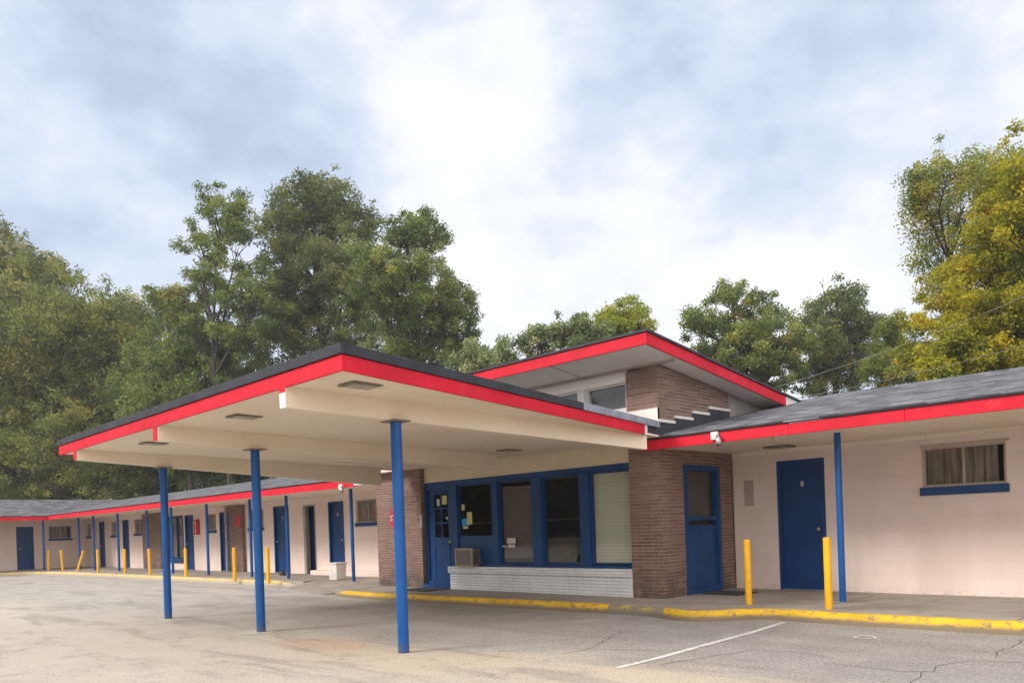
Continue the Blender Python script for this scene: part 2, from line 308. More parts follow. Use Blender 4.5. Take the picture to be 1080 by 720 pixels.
# ------------------------------------------------------------------ mesh helpers
class MB:
    def __init__(s): s.v = []; s.f = []
    def poly(s, pts, faces):
        o = len(s.v); s.v += [tuple(p) for p in pts]; s.f += [tuple(i + o for i in f) for f in faces]; return s
    def box(s, x0, x1, y0, y1, z0, z1):
        x0, x1 = min(x0, x1), max(x0, x1); y0, y1 = min(y0, y1), max(y0, y1); z0, z1 = min(z0, z1), max(z0, z1)
        P = [(x, y, z) for z in (z0, z1) for (x, y) in ((x0, y0), (x1, y0), (x1, y1), (x0, y1))]
        return s.poly(P, [(3, 2, 1, 0), (4, 5, 6, 7), (0, 1, 5, 4), (1, 2, 6, 5), (2, 3, 7, 6), (3, 0, 4, 7)])
    def hexa(s, b, t):                       # bottom ring and top ring, anticlockwise seen from above
        n = len(b); P = list(b) + list(t)
        return s.poly(P, [tuple(range(n))[::-1], tuple(range(n, 2 * n))] + [(i, (i + 1) % n, (i + 1) % n + n, i + n) for i in range(n)])
    def prism(s, ring, t):                   # ring of 3-D points (top), extruded down by t
        return s.hexa([(x, y, z - t) for x, y, z in ring], ring)
    def tube(s, a, b, ra, rb=None, n=16, cap=True):
        rb = ra if rb is None else rb; a = Vector(a); b = Vector(b); d = (b - a).normalized()
        u = d.orthogonal().normalized(); w = d.cross(u); P = []
        for c, r in ((a, ra), (b, rb)):
            for i in range(n):
                t = 2 * math.pi * i / n; P.append(c + (u * math.cos(t) + w * math.sin(t)) * r)
        F = [(i, (i + 1) % n, (i + 1) % n + n, i + n) for i in range(n)]
        if cap: F += [tuple(range(n))[::-1], tuple(range(n, 2 * n))]
        return s.poly(P, F)
LOC = {}
def put(o, parent=None, loc=(0, 0, 0)):
    col.objects.link(o)
    if parent is not None: o.parent = parent
    o.location = loc
def empty(name, loc, label, cat, group=None):
    o = bpy.data.objects.new(name, None); o.empty_display_size = .3; put(o, None, loc); LOC[o] = Vector(loc)
    o['label'] = label; o['category'] = cat
    if group: o['group'] = group
    return o
def tag(o, label=None, cat=None, group=None, kind=None):
    if label: o['label'] = label
    if cat: o['category'] = cat
    if group: o['group'] = group
    if kind: o['kind'] = kind
    return o
def obj(name, mb, mat, parent=None, base=None, smooth=False, bevel=0, label=None, uvswap=False):
    """world coordinates in, one mesh object out; its origin is the parent's, or base"""
    off = LOC[parent] if parent is not None else Vector(base or (0, 0, 0))
    me = bpy.data.meshes.new(name)
    me.from_pydata([(p[0] - off.x, p[1] - off.y, p[2] - off.z) for p in mb.v], [], mb.f); me.update()
    me.materials.append(mat)
    uv = me.uv_layers.new(name='UVMap'); dat = uv.data
    for pg in me.polygons:
        n = pg.normal; ax = max(range(3), key=lambda i: abs(n[i]))
        for li in pg.loop_indices:
            x, y, z = mb.v[me.loops[li].vertex_index]
            if ax == 2: dat[li].uv = (y, x) if uvswap else (x, y)
            elif ax == 1: dat[li].uv = (x, z)
            else: dat[li].uv = (y + .13, z)
        pg.use_smooth = smooth
    o = bpy.data.objects.new(name, me); put(o, parent, (0, 0, 0) if parent is not None else off); LOC[o] = off
    if bevel:
        bv = o.modifiers.new('bevel', 'BEVEL'); bv.width = bevel; bv.segments = 2; bv.limit_method = 'ANGLE'; bv.angle_limit = R(40)
    if label: o['label'] = label
    return o
def cylo(name, a, b, r, mat, parent=None, base=None, n=20, bevel=0, **k):
    o = obj(name, MB().tube(a, b, r, n=n), mat, parent, base, smooth=True, **k)
    md = o.modifiers.new('edges', 'EDGE_SPLIT'); md.split_angle = R(40); return o

# wall-plane mappings: (u along the wall, z, d behind its face)
def planeY(y): return lambda u, z, d: (u, y + d, z)
def planeX(x): return lambda u, z, d: (x - d, u, z)      # wall facing +X
def mbox(mb, M, u0, u1, z0, z1, d0, d1):
    a = M(u0, z0, d0); b = M(u1, z1, d1); return mb.box(a[0], b[0], a[1], b[1], a[2], b[2])
def wall(M, u0, u1, z0, z1, thick, holes):
    mb = MB(); us = sorted({u0, u1, *[h[0] for h in holes], *[h[1] for h in holes]}); zs = sorted({z0, z1, *[h[2] for h in holes], *[h[3] for h in holes]})
    inh = lambda u, z: any(h[0] < u < h[1] and h[2] < z < h[3] for h in holes)
    flip = M(1, 0, 0)[1] != M(0, 0, 0)[1]      # X-plane: u runs along y
    def q(pts):
        mb.poly(pts, [(0, 1, 2, 3)])
    for i in range(len(us) - 1):
        for j in range(len(zs) - 1):
            a, b, c, d = us[i], us[i + 1], zs[j], zs[j + 1]
            if inh((a + b) / 2, (c + d) / 2): continue
            q([M(a, c, 0), M(b, c, 0), M(b, d, 0), M(a, d, 0)]); q([M(b, c, thick), M(a, c, thick), M(a, d, thick), M(b, d, thick)])
    for (a, b, c, d) in list(holes):
        q([M(a, c, 0), M(a, d, 0), M(a, d, thick), M(a, c, thick)]); q([M(b, d, 0), M(b, c, 0), M(b, c, thick), M(b, d, thick)])
        q([M(a, d, 0), M(b, d, 0), M(b, d, thick), M(a, d, thick)]); q([M(b, c, 0), M(a, c, 0), M(a, c, thick), M(b, c, thick)])
    a, b, c, d = u0, u1, z0, z1
    q([M(a, d, 0), M(b, d, 0), M(b, d, thick), M(a, d, thick)]); q([M(a, d, 0), M(a, c, 0), M(a, c, thick), M(a, d, thick)]); q([M(b, c, 0), M(b, d, 0), M(b, d, thick), M(b, c, thick)])
    return mb
def frame_mb(M, u0, u1, z0, z1, w, d0, d1, mb=None, bottom=True):
    mb = mb or MB()
    mbox(mb, M, u0, u0 + w, z0, z1, d0, d1); mbox(mb, M, u1 - w, u1, z0, z1, d0, d1)
    mbox(mb, M, u0 + w, u1 - w, z1 - w, z1, d0, d1)
    if bottom: mbox(mb, M, u0 + w, u1 - w, z0, z0 + w, d0, d1)
    return mb
def curtain_mb(M, u0, u1, z0, z1, d, amp=.025, seed=0):
    rnd = random.Random(seed); n = max(12, int((u1 - u0) / .02)); mb = MB(); ph = rnd.random() * 6; P = []
    for j in range(9):
        t = j / 8; z = z1 + (z0 - z1) * t
        for i in range(n + 1):
            u = u0 + (u1 - u0) * i / n
            P.append(M(u, z, d + amp * math.sin(i * .75 + ph + .5 * math.sin(i * .21)) * (.5 + .5 * t) + amp))
    return mb.poly(P, [(j * (n + 1) + i, j * (n + 1) + i + 1, (j + 1) * (n + 1) + i + 1, (j + 1) * (n + 1) + i) for j in range(8) for i in range(n)])
SEED = [0]
def room_door(T, M, u0, u1, z0, z1, knob_side=1, panel=False, label=None, open_leaf=False, plate=True):
    d = obj('door', mbox(MB(), M, u0 + .05, u1 - .05, z0 + .015, z1 - .05, .06, .105), m['door'], T, label=label)
    obj('door_frame', frame_mb(M, u0, u1, z0, z1, .05, -.012, .13, bottom=False), m['blue'], d)
    mb = MB(); mbox(mb, M, u0 + .05, u1 - .05, z0 + .001, z0 + .014, -.02, .13); obj('threshold', mb, m['metal'], d)
    ku = u1 - .13 if knob_side > 0 else u0 + .13
    a = M(ku, z0 + .97, .06); b = M(ku, z0 + .97, .0)
    k = MB().tube(a, b, .028, .028, 12); c = M(ku, z0 + .97, -.005); k.tube(b, c, .034, .02, 12); obj('knob', k, m['metal'], d, smooth=True)
    if plate:
        mb = MB(); um = (u0 + u1) / 2; mbox(mb, M, um - .022, um + .022, z0 + 1.66, z0 + 1.74, .052, .0598); obj('number_plate', mb, m['paper'], d)
    mb = MB(); mbox(mb, M, u0 + .05, u1 - .05, z0 + .015, z1 - .05, .16, .17); return d
def room_window(T, M, u0, u1, z0, z1, sill=.11, mull=True, label=None, cur='curtain', frame='frame', seed=None):
    SEED[0] += 1
    w = obj('window', frame_mb(M, u0, u1, z0, z1, .035, .03, .10), m[frame], T, label=label)
    if mull:
        mb = MB(); um = (u0 + u1) / 2; mbox(mb, M, um - .014, um + .014, z0 + .035, z1 - .035, .05, .085); obj('mullion', mb, m[frame], w)
    mb = MB(); mbox(mb, M, u0 + .035, u1 - .035, z0 + .035, z1 - .035, .066, .070); obj('pane', mb, m['glass'], w)
    obj('curtain', curtain_mb(M, u0 + .03, u1 - .03 - .1 * (SEED[0] % 2), z0 + .02, z1 - .03, .11, seed=SEED[0]), m[cur], w)
    if sill:
        mb = MB(); mbox(mb, M, u0 - .03, u1 + .03, z0 - sill, z0, -.035, .03); obj('sill', mb, m['blue'], w, bevel=.006)
    return w
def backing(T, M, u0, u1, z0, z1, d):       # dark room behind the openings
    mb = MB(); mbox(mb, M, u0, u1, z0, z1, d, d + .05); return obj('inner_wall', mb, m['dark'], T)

# ------------------------------------------------------------------ the ground
FL = .13
g = MB(); xs_ = [-75, -60, -40, -20, -10, 0, 20, 70]; ys_ = [-20, -15, -5, 5, 10, 20.0]
g.poly([(x, y, 0) for y in ys_ for x in xs_], [(j * 8 + i, j * 8 + i + 1, (j + 1) * 8 + i + 1, (j + 1) * 8 + i) for j in range(5) for i in range(7)])
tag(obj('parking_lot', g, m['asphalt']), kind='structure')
g = MB(); g.poly([(-1500, 20, -.02), (1500, 20, -.02), (1500, 1500, -.02), (-1500, 1500, -.02)], [(0, 1, 2, 3)])
g.poly([(-1500, -1500, -.03), (1500, -1500, -.03), (1500, 20, -.03), (-1500, 20, -.03)], [(0, 1, 2, 3)])
tag(obj('grass_ground', g, m['soil']), kind='structure')

KR = [(-14.85, 9.12), (-13.9, 8.86), (-12.93, 8.79), (-10.65, 8.88), (-8.9, 8.98), (-6.95, 9.07), (-6.5, 9.05), (-6.12, 8.84), (-5.85, 8.82), (-5.6, 8.86), (-5.35, 9.2), (-5.1, 9.50), (-4.5, 9.46), (-3.5, 9.43), (-2.2, 9.49), (2, 9.52), (8.5, 9.52)]
KL = [(-38.95, -6), (-38.9, 7.4), (-38.3, 8.5), (-36.9, 9.25), (-34.5, 9.6), (-31.9, 9.68), (-26.8, 9.8), (-22.7, 9.9), (-19.2, 10.05), (-17.9, 10.12)]
def walk(path, back, z=FL):
    ring = [(x, y, z) for x, y in path] + [(x, y, z) for x, y in back]
    return MB().prism(ring, z + .02)
wk = walk([(x, y + .1) for x, y in KR], [(8.5, 12.4), (-14.9, 12.4)])
tag(obj('walkway', wk, m['concrete']), kind='structure')
wk = MB().prism([(x - .1 if i < 3 else x, y + (.1 if i >= 2 else 0), FL) for i, (x, y) in enumerate(KL)] + [(-17.9, 12.4, FL), (-41.8, 12.4, FL), (-41.8, -6, FL)], FL + .02)
tag(obj('walkway', wk, m['concrete']), kind='structure')
ap = MB().hexa([(-17.9, 9.6, -.02), (-14.9, 8.95, -.02), (-14.9, 10.6, -.02), (-14.9, 12.4, -.02), (-17.9, 12.4, -.02), (-17.9, 10.6, -.02)],
               [(-17.9, 9.6, .006), (-14.9, 8.95, .006), (-14.9, 10.6, FL - .001), (-14.9, 12.4, FL - .001), (-17.9, 12.4, FL - .001), (-17.9, 10.6, FL - .001)])
tag(obj('walkway_ramp', ap, m['concrete']), kind='structure')

def kerb(path, mat, name, w=.115, h=.134, taper0=0, taper1=0, seed=1):
    rnd = random.Random(seed); pts = []
    for (a, b) in zip(path[:-1], path[1:]):
        a = Vector(a); b = Vector(b); n = max(1, int((b - a).length / .12))
        for i in range(n): pts.append(a.lerp(b, i / n))
    pts.append(Vector(path[-1]))
    for _ in range(4): pts = [pts[0]] + [(pts[i - 1] + pts[i] * 2 + pts[i + 1]) / 4 for i in range(1, len(pts) - 1)] + [pts[-1]]
    prof = [(0, 0), (-.004, .5), (.012, .82), (.032, .95), (.06, 1.0), (w * .75, 1.0), (w, .99), (w, 0)]   # (inward, height share), outer face first
    mb = MB(); V = []; k = len(prof); L = 0
    tot = sum((pts[i + 1] - pts[i]).length for i in range(len(pts) - 1))
    for i, p in enumerate(pts):
        t = (pts[min(i + 1, len(pts) - 1)] - pts[max(i - 1, 0)]).normalized(); nrm = Vector((-t.y, t.x))
        if i: L += (p - pts[i - 1]).length
        s_ = 1
        if taper0: s_ *= min(1, .08 + L / taper0)
        if taper1: s_ *= min(1, .08 + (tot - L) / taper1)
        jt = rnd.uniform(-.006, .006); jz = rnd.uniform(-.005, .003)
        for (o_, z) in prof:
            q = p + nrm * (o_ + (jt if o_ < .1 else 0)); V.append((q.x, q.y, (h * z + (jz if z > .4 else 0)) * s_ - (.01 if z == 0 else 0)))
    F = [(i * k + j, (i + 1) * k + j, (i + 1) * k + j + 1, i * k + j + 1) for i in range(len(pts) - 1) for j in range(k - 1)]
    F += [tuple(range(k)), tuple(range((len(pts) - 1) * k, len(pts) * k))[::-1]]
    mb.poly(V, F); o = obj(name, mb, mat, smooth=True); md = o.modifiers.new('edges', 'EDGE_SPLIT'); md.split_angle = R(50)
    return tag(o, kind='structure')
kerb(KR[:5] + [(-7.3, 9.05)], m['kerb'], 'kerb', taper0=1.0)
kerb([(-7.3, 9.05), (-6.95, 9.07), (-6.5, 9.05), (-6.25, 8.93)], m['kerbgray'], 'kerb', h=.128, seed=5)
kerb([(-6.26, 8.94)] + KR[7:], m['kerb'], 'kerb', h=.138, seed=3)
kerb(KL, m['kerbold'], 'kerb', w=.11, h=.134, taper1=1.2, seed=4)

# painted bay line, painted ring, cracks
def strip(path, w, z, jit=0, seed=0):
    rnd = random.Random(seed); mb = MB(); pts = []
    for a, b in zip(path[:-1], path[1:]):
        n = max(1, int(math.dist(a, b) / (.09 if jit else .4)))
        for i in range(n): t = i / n; pts.append((a[0] + (b[0] - a[0]) * t + rnd.uniform(-jit, jit), a[1] + (b[1] - a[1]) * t + rnd.uniform(-jit, jit)))
    pts.append(path[-1]); V = []
    for i, p in enumerate(pts):
        a = Vector(pts[max(0, i - 1)]); b = Vector(pts[min(len(pts) - 1, i + 1)]); t = (b - a).normalized(); n = Vector((-t.y, t.x)); ww = w * (rnd.uniform(.35, 1.1) if jit else 1) / 2
        V += [(p[0] + n.x * ww, p[1] + n.y * ww, z), (p[0] - n.x * ww, p[1] - n.y * ww, z)]
    return mb.poly(V, [(2 * i + 1, 2 * i + 3, 2 * i + 2, 2 * i) for i in range(len(pts) - 1)])
tag(obj('parking_line', strip([(-4.74, 9.33), (-4.63, 8.4), (-4.56, 7.17), (-4.50, 6.3), (-4.50, 5.68)], .075, .004), m['line']), kind='structure')
ring = MB(); n = 28; V = []
for i in range(n):
    t = 2 * math.pi * i / n
    for r in (.085, .115): V.append((-3.45 + r * math.cos(t) * 1.0, 8.57 + r * math.sin(t) * (1.15 if math.sin(t) > 0 else .9), .004))
ring.poly(V, [(2 * i, 2 * i + 1, (2 * i + 3) % (2 * n), (2 * i + 2) % (2 * n)) for i in range(n - 2)])
tag(obj('painted_ring', ring, m['line']), kind='structure')
ptc = MB(); rnd = random.Random(3); V = [(-10.153, 5.1, .004)]
for i in range(26):
    t = 2 * math.pi * i / 26; r = rnd.uniform(.16, .32); V.append((-10.153 + .9 * r * math.cos(t), 5.1 + 1.1 * r * math.sin(t), .004))
ptc.poly(V, [(0, i + 1, (i + 1) % 26 + 1) for i in range(26)])
tag(obj('concrete_patch', ptc, m['patchw']), kind='structure')
ck = MB()
for i, pth in enumerate([[(-6.151, 8.8), (-6.151, 8.207), (-5.892, 7.45), (-5.418, 6.398), (-5.453, 6.0)], [(-2.165, 9.5), (-2.102, 8.719), (-2.146, 8.419), (-2.063, 7.969)],
        [(-1.2, 7.9), (-2.156, 7.73), (-2.27, 7.482), (-2.333, 7.273), (-2.281, 6.993), (-2.477, 6.858), (-2.723, 6.9), (-3.134, 6.902)], [(-2.34, 6.952), (-2.252, 6.623), (-2.285, 6.3)],
        [(-4.271, 6.079), (-4.138, 6.667), (-4.01, 7.154), (-3.711, 7.347), (-3.281, 7.23)], [(-5.434, 6.387), (-4.707, 6.707)], [(-14.706, 6.957), (-13.756, 5.982), (-13.115, 5.227)],
        [(-11.076, 2.273), (-11.321, 2.629), (-11.589, 3.017)], [(-11.4, 5.9), (-10.4, 5.3), (-9.3, 5.013), (-8.43, 5.167)], [(-22, 8.8), (-19, 6.4), (-17.2, 5.9), (-14.9, 4.2)]]):
    q = strip(pth, .011, .0025, .022, i); ck.poly(q.v, q.f)
tag(obj('pavement_cracks', ck, m['crack']), kind='structure')

# ------------------------------------------------------------------ roofs of the guest wings
def shingled(T, ring, t=.05, uvswap=False): return obj('roof', MB().prism(ring, t), m['shingle'], T, uvswap=uvswap)

# ---- right guest wing
RW = empty('guest_room_wing', (0, 12.23, 0), 'pink block guest wing right of the office with one high curtained window', 'building')
YW = 12.232; Mr = planeY(YW)
DR = (-6.245, -5.455, FL, 2.215); WR = (-4.03, -2.97, 1.655, 2.225)
W2 = (1.2, 2.2, 1.655, 2.225); D2 = (3.6, 4.4, FL, 2.215)
obj('wall', wall(Mr, -7.045, 8.0, 0, 2.41, .2, [DR, WR, W2, D2]), m['block'], RW)
obj('end_wall', MB().box(7.8, 8, YW + .201, 17, 0, 2.41).box(-7.0, -6.8, YW + .201, 17, 0, 2.41).box(-6.799, 7.799, 16.8, 17, 0, 2.41), m['block'], RW)
obj('gable', MB().hexa([(7.8, 12.1, 2.412), (8, 12.1, 2.412), (8, 17.1, 2.412), (7.8, 17.1, 2.412)], [(7.8, 14.5, 3.4), (8, 14.5, 3.4), (8, 14.7, 3.4), (7.8, 14.7, 3.4)]), m['block'], RW)
backing(RW, Mr, -6.9, 7.7, .05, 2.4, .42)
room_door(RW, Mr, *DR, knob_side=1); room_door(RW, Mr, *D2)
w_ = room_window(RW, Mr, *WR, sill=.115); room_window(RW, Mr, *W2)
obj('lintel', MB().box(-4.05, -2.93, YW - .012, YW + .03, 2.227, 2.262), m['frame'], w_)
obj('painted_patch', MB().box(-6.84, -6.67, YW - .006, YW - .001, 1.515, 1.946), m['patch'], RW)
ze = 2.56
obj('soffit', MB().box(-7.055, 8.1, 9.992, YW + .1, 2.415, 2.435), m['soffit'], RW)
obj('frieze_board', MB().box(-7.04, 8, YW - .022, YW - .002, 2.345, 2.413), m['soffit'], RW)
fs = [(-7.25, -4.9), (-4.896, -3.45), (-3.446, 1.0), (1.004, 8.12)]
for i, (a, b) in enumerate(fs): obj('fascia', MB().box(a, b, 9.95 - .002 * (i % 2), 9.99, 2.385, 2.535 - .004 * (i % 2)), m['red'], RW, bevel=.003)
obj('drip_edge', MB().box(-7.25, 8.15, 9.925, 9.99, 2.538, 2.553), m['black'], RW)
s_ = .2
ring = [(-7.25, 9.91, ze), (8.2, 9.91, ze), (8.2, 14.6, ze + s_ * 4.69), (-7.03, 14.6, ze + s_ * 4.69), (-7.03, 10.12, ze + s_ * .21), (-7.25, 10.12, ze + s_ * .21)]
rf = MB().hexa([(x, y, z - .004) for x, y, z in ring], [(x, y, z + .018) for x, y, z in ring])
obj('roof', rf, m['shingle'], RW)
ring = [(-7.03, 14.6, ze + s_ * 4.69 + .002), (8.2, 14.6, ze + s_ * 4.69 + .002), (8.2, 19.2, ze), (-7.03, 19.2, ze)]
obj('roof', MB().prism(ring, .03), m['shingle'], RW)
obj('ridge_cap', MB().hexa([(-6.6, 14.45, ze + .938 - .02), (8.2, 14.45, ze + .938 - .02), (8.2, 14.75, ze + .938 - .02), (-6.6, 14.75, ze + .938 - .02)], [(-6.6, 14.57, ze + .938 + .035), (8.2, 14.57, ze + .938 + .035), (8.2, 14.63, ze + .938 + .035), (-6.6, 14.63, ze + .938 + .035)]), m['shingle'], RW)
for x in (-4.575, -1.55, 1.5, 4.6):
    p_ = cylo('post', (x, 10.69, FL), (x, 10.69, 2.414), .043, m['postblue'], RW)
    obj('base_plate', MB().box(x - .09, x + .09, 10.6, 10.78, FL + .001, FL + .013), m['metal'], p_)
def ceiling_fixture(T, x0, x1, y0, y1, z, name='ceiling_light'):
    f = obj(name, MB().box(x0, x1, y0, y1, z - .03, z), m['fixture'], T, bevel=.006)
    obj('lens', MB().box(x0 + .04, x1 - .04, y0 + .04, y1 - .04, z - .038, z - .031), m['lens'], f); return f
ceiling_fixture(RW, -6.12, -5.72, 11.55, 11.85, 2.414)
def floodlight(T, x, y, z, s=1):
    b = obj('floodlight', MB().box(x - .13 * s, x + .05 * s, y - .05, y - .001, z - .05, z + .06), m['white'], T, bevel=.004)
    k = MB().tube((x + .07 * s, y - .06, z), (x + .13 * s, y - .10, z - .13), .03, .05, 12); k.tube((x, y - .03, z), (x + .08 * s, y - .06, z + .01), .014, n=8)
    obj('lamp_head', k, m['metal'], b, smooth=True)
floodlight(RW, -5.95, 9.95, 2.475, .6)
obj('hook', MB().tube((-5.3, 10.3, 2.414), (-5.3, 10.3, 2.37), .012, n=8), m['metal'], RW)

# ---- left guest wing (along the same line, far side of the office)
LWg = empty('guest_room_wing', (-28, 12.2, 0), 'long pink guest wing left of the office with many blue doors and brick panels', 'building')
YL = 12.2; Ml = planeY(YL); zt = 2.36
wins = [(-41.3, -40.7, 1.56, 2.15), (-37.95, -37.25, 1.55, 2.15), (-35.1, -34.1, 1.58, 2.18), (-27.95, -27.2, 1.56, 2.14), (-24.75, -23.72, 1.57, 2.17), (-18.45, -17.42, 1.56, 2.18)]
doors = [(-39.5, -38.8, FL, 2.2), (-36.45, -35.72, FL, 2.19), (-29.86, -29.1, FL, 2.16), (-26.9, -26.12, FL, 2.16), (-23.05, -22.1, FL, 2.2), (-19.85, -19.07, FL, 2.19)]
big = (-32.0, -30.0, .52, 2.17); odr = (-21.25, -20.55, FL, 2.17)
obj('wall', wall(Ml, -41.6, -14.5, 0, zt, .2, wins + doors + [big, odr]), m['block'], LWg)
obj('end_wall', MB().box(-14.7, -14.56, YL + .201, 17, 0, zt).box(-41.6, -14.701, 16.8, 17, 0, zt), m['block'], LWg)
backing(LWg, Ml, -41.5, -14.8, .05, 2.34, .45)
for w in wins: room_window(LWg, Ml, *w, sill=.10, mull=w[1] - w[0] > .8)
for i, d in enumerate(doors): room_door(LWg, Ml, *d, knob_side=1 if i % 2 else -1, plate=i > 3)
# big lobby-like window with blue frame
w = obj('window', frame_mb(Ml, *big, .07, -.015, .1), m['blue'], LWg, label='tall window with thick blue frame')
mb = MB(); [mbox(mb, Ml, u - .025, u + .025, .59, 2.10, .0, .09) for u in (-31.33, -30.66)]; obj('mullion', mb, m['blue'], w)
mb = MB(); mbox(mb, Ml, -31.93, -30.07, .59, 2.10, .045, .05); obj('pane', mb, m['glass'], w)
obj('curtain', curtain_mb(Ml, -31.9, -30.35, .6, 2.1, .12, seed=99), m['curtain'], w)
mb = MB(); mbox(mb, Ml, -32.05, -29.95, .38, .515, -.04, .0); obj('sill', mb, m['blue'], w)
# open doorway with its leaf swung out
d = obj('door_frame', frame_mb(Ml, *odr, .045, -.012, .14, bottom=False), m['frame'], LWg)
mb = MB(); mbox(mb, Ml, -21.20, -21.08, FL, 2.12, -.03, .06); obj('door_edge', mb, m['panel'], d)
mb = MB(); mbox(mb, Ml, -21.2, -20.6, FL, 2.12, .20, .24); obj('inner_door', mb, m['door'], d)
# brick panels
obj('brick_panel', MB().box(-34.0, -32.06, YL - .07, YL - .003, FL, 2.345), m['brick'], LWg)
obj('brick_panel', MB().box(-25.95, -24.98, YL - .12, YL - .003, FL, 2.345), m['brick'], LWg)
cylo('downpipe', (-25.98, YL - .2, FL), (-25.98, YL - .2, 2.3), .045, m['panel'], LWg)
obj('base_ledge', MB().box(-20.45, -14.6, YL - .3, YL - .004, FL, .26), m['block'], LWg, bevel=.01)
# roof: L-shaped pair of gables with a valley over the inner corner
zl = 2.515; sl_ = .195; XE = -39.0; XR = XE - 4.65; zr = zl + sl_ * 4.65
obj('soffit', MB().prism([(XE, 9.992, 2.375), (-15.1, 9.992, 2.375), (-14.56, 10.3, 2.375), (-14.56, YL + .1, 2.375), (-41.6, YL + .1, 2.375), (-41.6, 12.2, 2.375)], .02), m['soffit'], LWg)
for i, (a, b) in enumerate([(XE, -33.6), (-33.596, -27.9), (-27.896, -21.2), (-21.196, -15.1)]): obj('fascia', MB().box(a, b, 9.95 - .002 * (i % 2), 9.99, 2.325, 2.49 - .003 * (i % 2)), m['red'], LWg)
obj('fascia', MB().prism([(-15.1, 9.95, 2.47), (-14.56, 10.06, 2.47), (-14.56, 10.10, 2.47), (-15.1, 9.99, 2.47)], .12), m['white'], LWg)
obj('drip_edge', MB().box(XE, -15.1, 9.93, 9.99, 2.493, 2.506), m['black'], LWg)
shingled(LWg, [(XE, 9.91, zl), (-15.05, 9.91, zl), (-14.56, 10.2, zl + sl_ * .3), (-14.56, 14.6, zr), (XR, 14.6, zr)], .006)
shingled(LWg, [(XR, 14.6, zr + .002), (-14.56, 14.6, zr + .002), (-14.56, 19.2, zl), (XR - 4.6, 19.2, zl)], .03)
for x in (-37.3, -35.35, -32.5, -29.5, -27.3, -24.5, -21.6, -19.5, -16.38):
    cylo('post', (x, 10.7, FL), (x + .0, 10.7, 2.354), .043, m['postblue'], LWg, n=14)
floodlight(LWg, -15.55, 9.95, 2.34, .8)
obj('wall_light', MB().box(-26.75, -26.0, YL - .16, YL - .003, 2.2, 2.29), m['cream'], LWg)

# ---- far left wing at right angles
FW = empty('guest_room_wing', (-41.6, 3, 0), 'far pink guest wing turned at right angles at the left edge', 'building')
Mf = planeX(-41.6)
dF = (9.33, 10.02, FL - .01, 2.09); wF = (10.66, 11.62, 1.50, 2.09); wF2 = (7.3, 8.42, 1.50, 2.05); dF2 = (4.6, 5.3, FL - .01, 2.09)
obj('wall', wall(Mf, -6, 12.197, 0, zt, .2, [dF, wF, wF2, dF2]), m['block'], FW)
obj('end_wall', MB().box(-46.2, -41.801, -6, -5.8, 0, zt).box(-46.2, -46, -5.8, 17, 0, zt), m['block'], FW)
backing(FW, Mf, -5.7, 12.1, .05, 2.3, .45)
room_door(FW, Mf, *dF, knob_side=-1, plate=False); room_door(FW, Mf, *dF2, plate=False); room_window(FW, Mf, *wF, sill=.09); room_window(FW, Mf, *wF2, sill=.09)
obj('soffit', MB().prism([(XE - .04, -6.2, 2.375), (XE - .04, 9.99, 2.375), (-41.6, 12.19, 2.375), (-41.7, 12.19, 2.375), (-41.7, -6.2, 2.375)], .02), m['soffit'], FW)
obj('fascia', MB().box(XE - .04, XE, -6.2, 9.946, 2.305, 2.47), m['red'], FW)
obj('drip_edge', MB().box(XE - .04, XE + .02, -6.2, 9.92, 2.475, 2.49), m['black'], FW)
obj('roof', MB().prism([(XE + .04, -6.25, zl - .01), (XE + .04, 9.91, zl - .01), (XR, 14.6, zr - .003), (XR, -6.25, zr - .003)], .006), m['shingle'], FW, uvswap=True)
obj('roof', MB().prism([(XR, -6.25, zr), (XR, 14.6, zr), (XR - 4.6, 19.2, zl), (XR - 4.6, -6.25, zl)], .03), m['shingle'], FW, uvswap=True)
obj('gable', MB().poly([(-46.2, -5.9, zt), (-41.6, -5.9, zt), (XR, -5.9, zr - .1), (-46.2, -5.7, zt), (-41.6, -5.7, zt), (XR, -5.7, zr - .1)], [(0, 1, 2), (5, 4, 3), (0, 3, 4, 1), (1, 4, 5, 2), (2, 5, 3, 0)]), m['block'], FW)
for x, y in ((-39.5, 9.9), (-39.55, 7.0), (-39.55, 4.0), (-39.55, .9), (-39.55, -2.2)): cylo('post', (x, y, FL), (x, y, 2.354), .043, m['postblue'], FW, n=14)

# ------------------------------------------------------------------ office
OF = empty('motel_office', (-10.8, 10.14, 0), 'motel office with brown brick piers, blue framed windows and a raised roof edged in red', 'building')
YO = 10.138; XS = -7.06
Mo = planeY(YO); Ms = planeX(XS); Mg = planeY(YO + .15)
obj('pier_cap', MB().box(-14.56, -13.47, 9.9, YO + .6, 2.548, 2.75), m['soffit'], OF)
obj('brick_pier', MB().box(-14.53, -12.96, YO, YO + .55, 0, 2.545), m['brick'], OF, bevel=.004)
SD = (10.75, 11.81, FL, 2.19)
pier = MB().box(-7.655, XS - .001, YO, YO + .55, 0, 3.72)
sw = wall(Ms, YO + .001, 12.231, 0, 3.15, .3, [SD])
obj('brick_pier', MB().box(-7.655, XS - .0, YO, 10.42, 0, 2.80), m['brick'], OF, bevel=.004)
obj('side_wall', wall(Ms, 10.421, 12.231, 0, 2.75, .3, [SD]), m['brick'], OF)
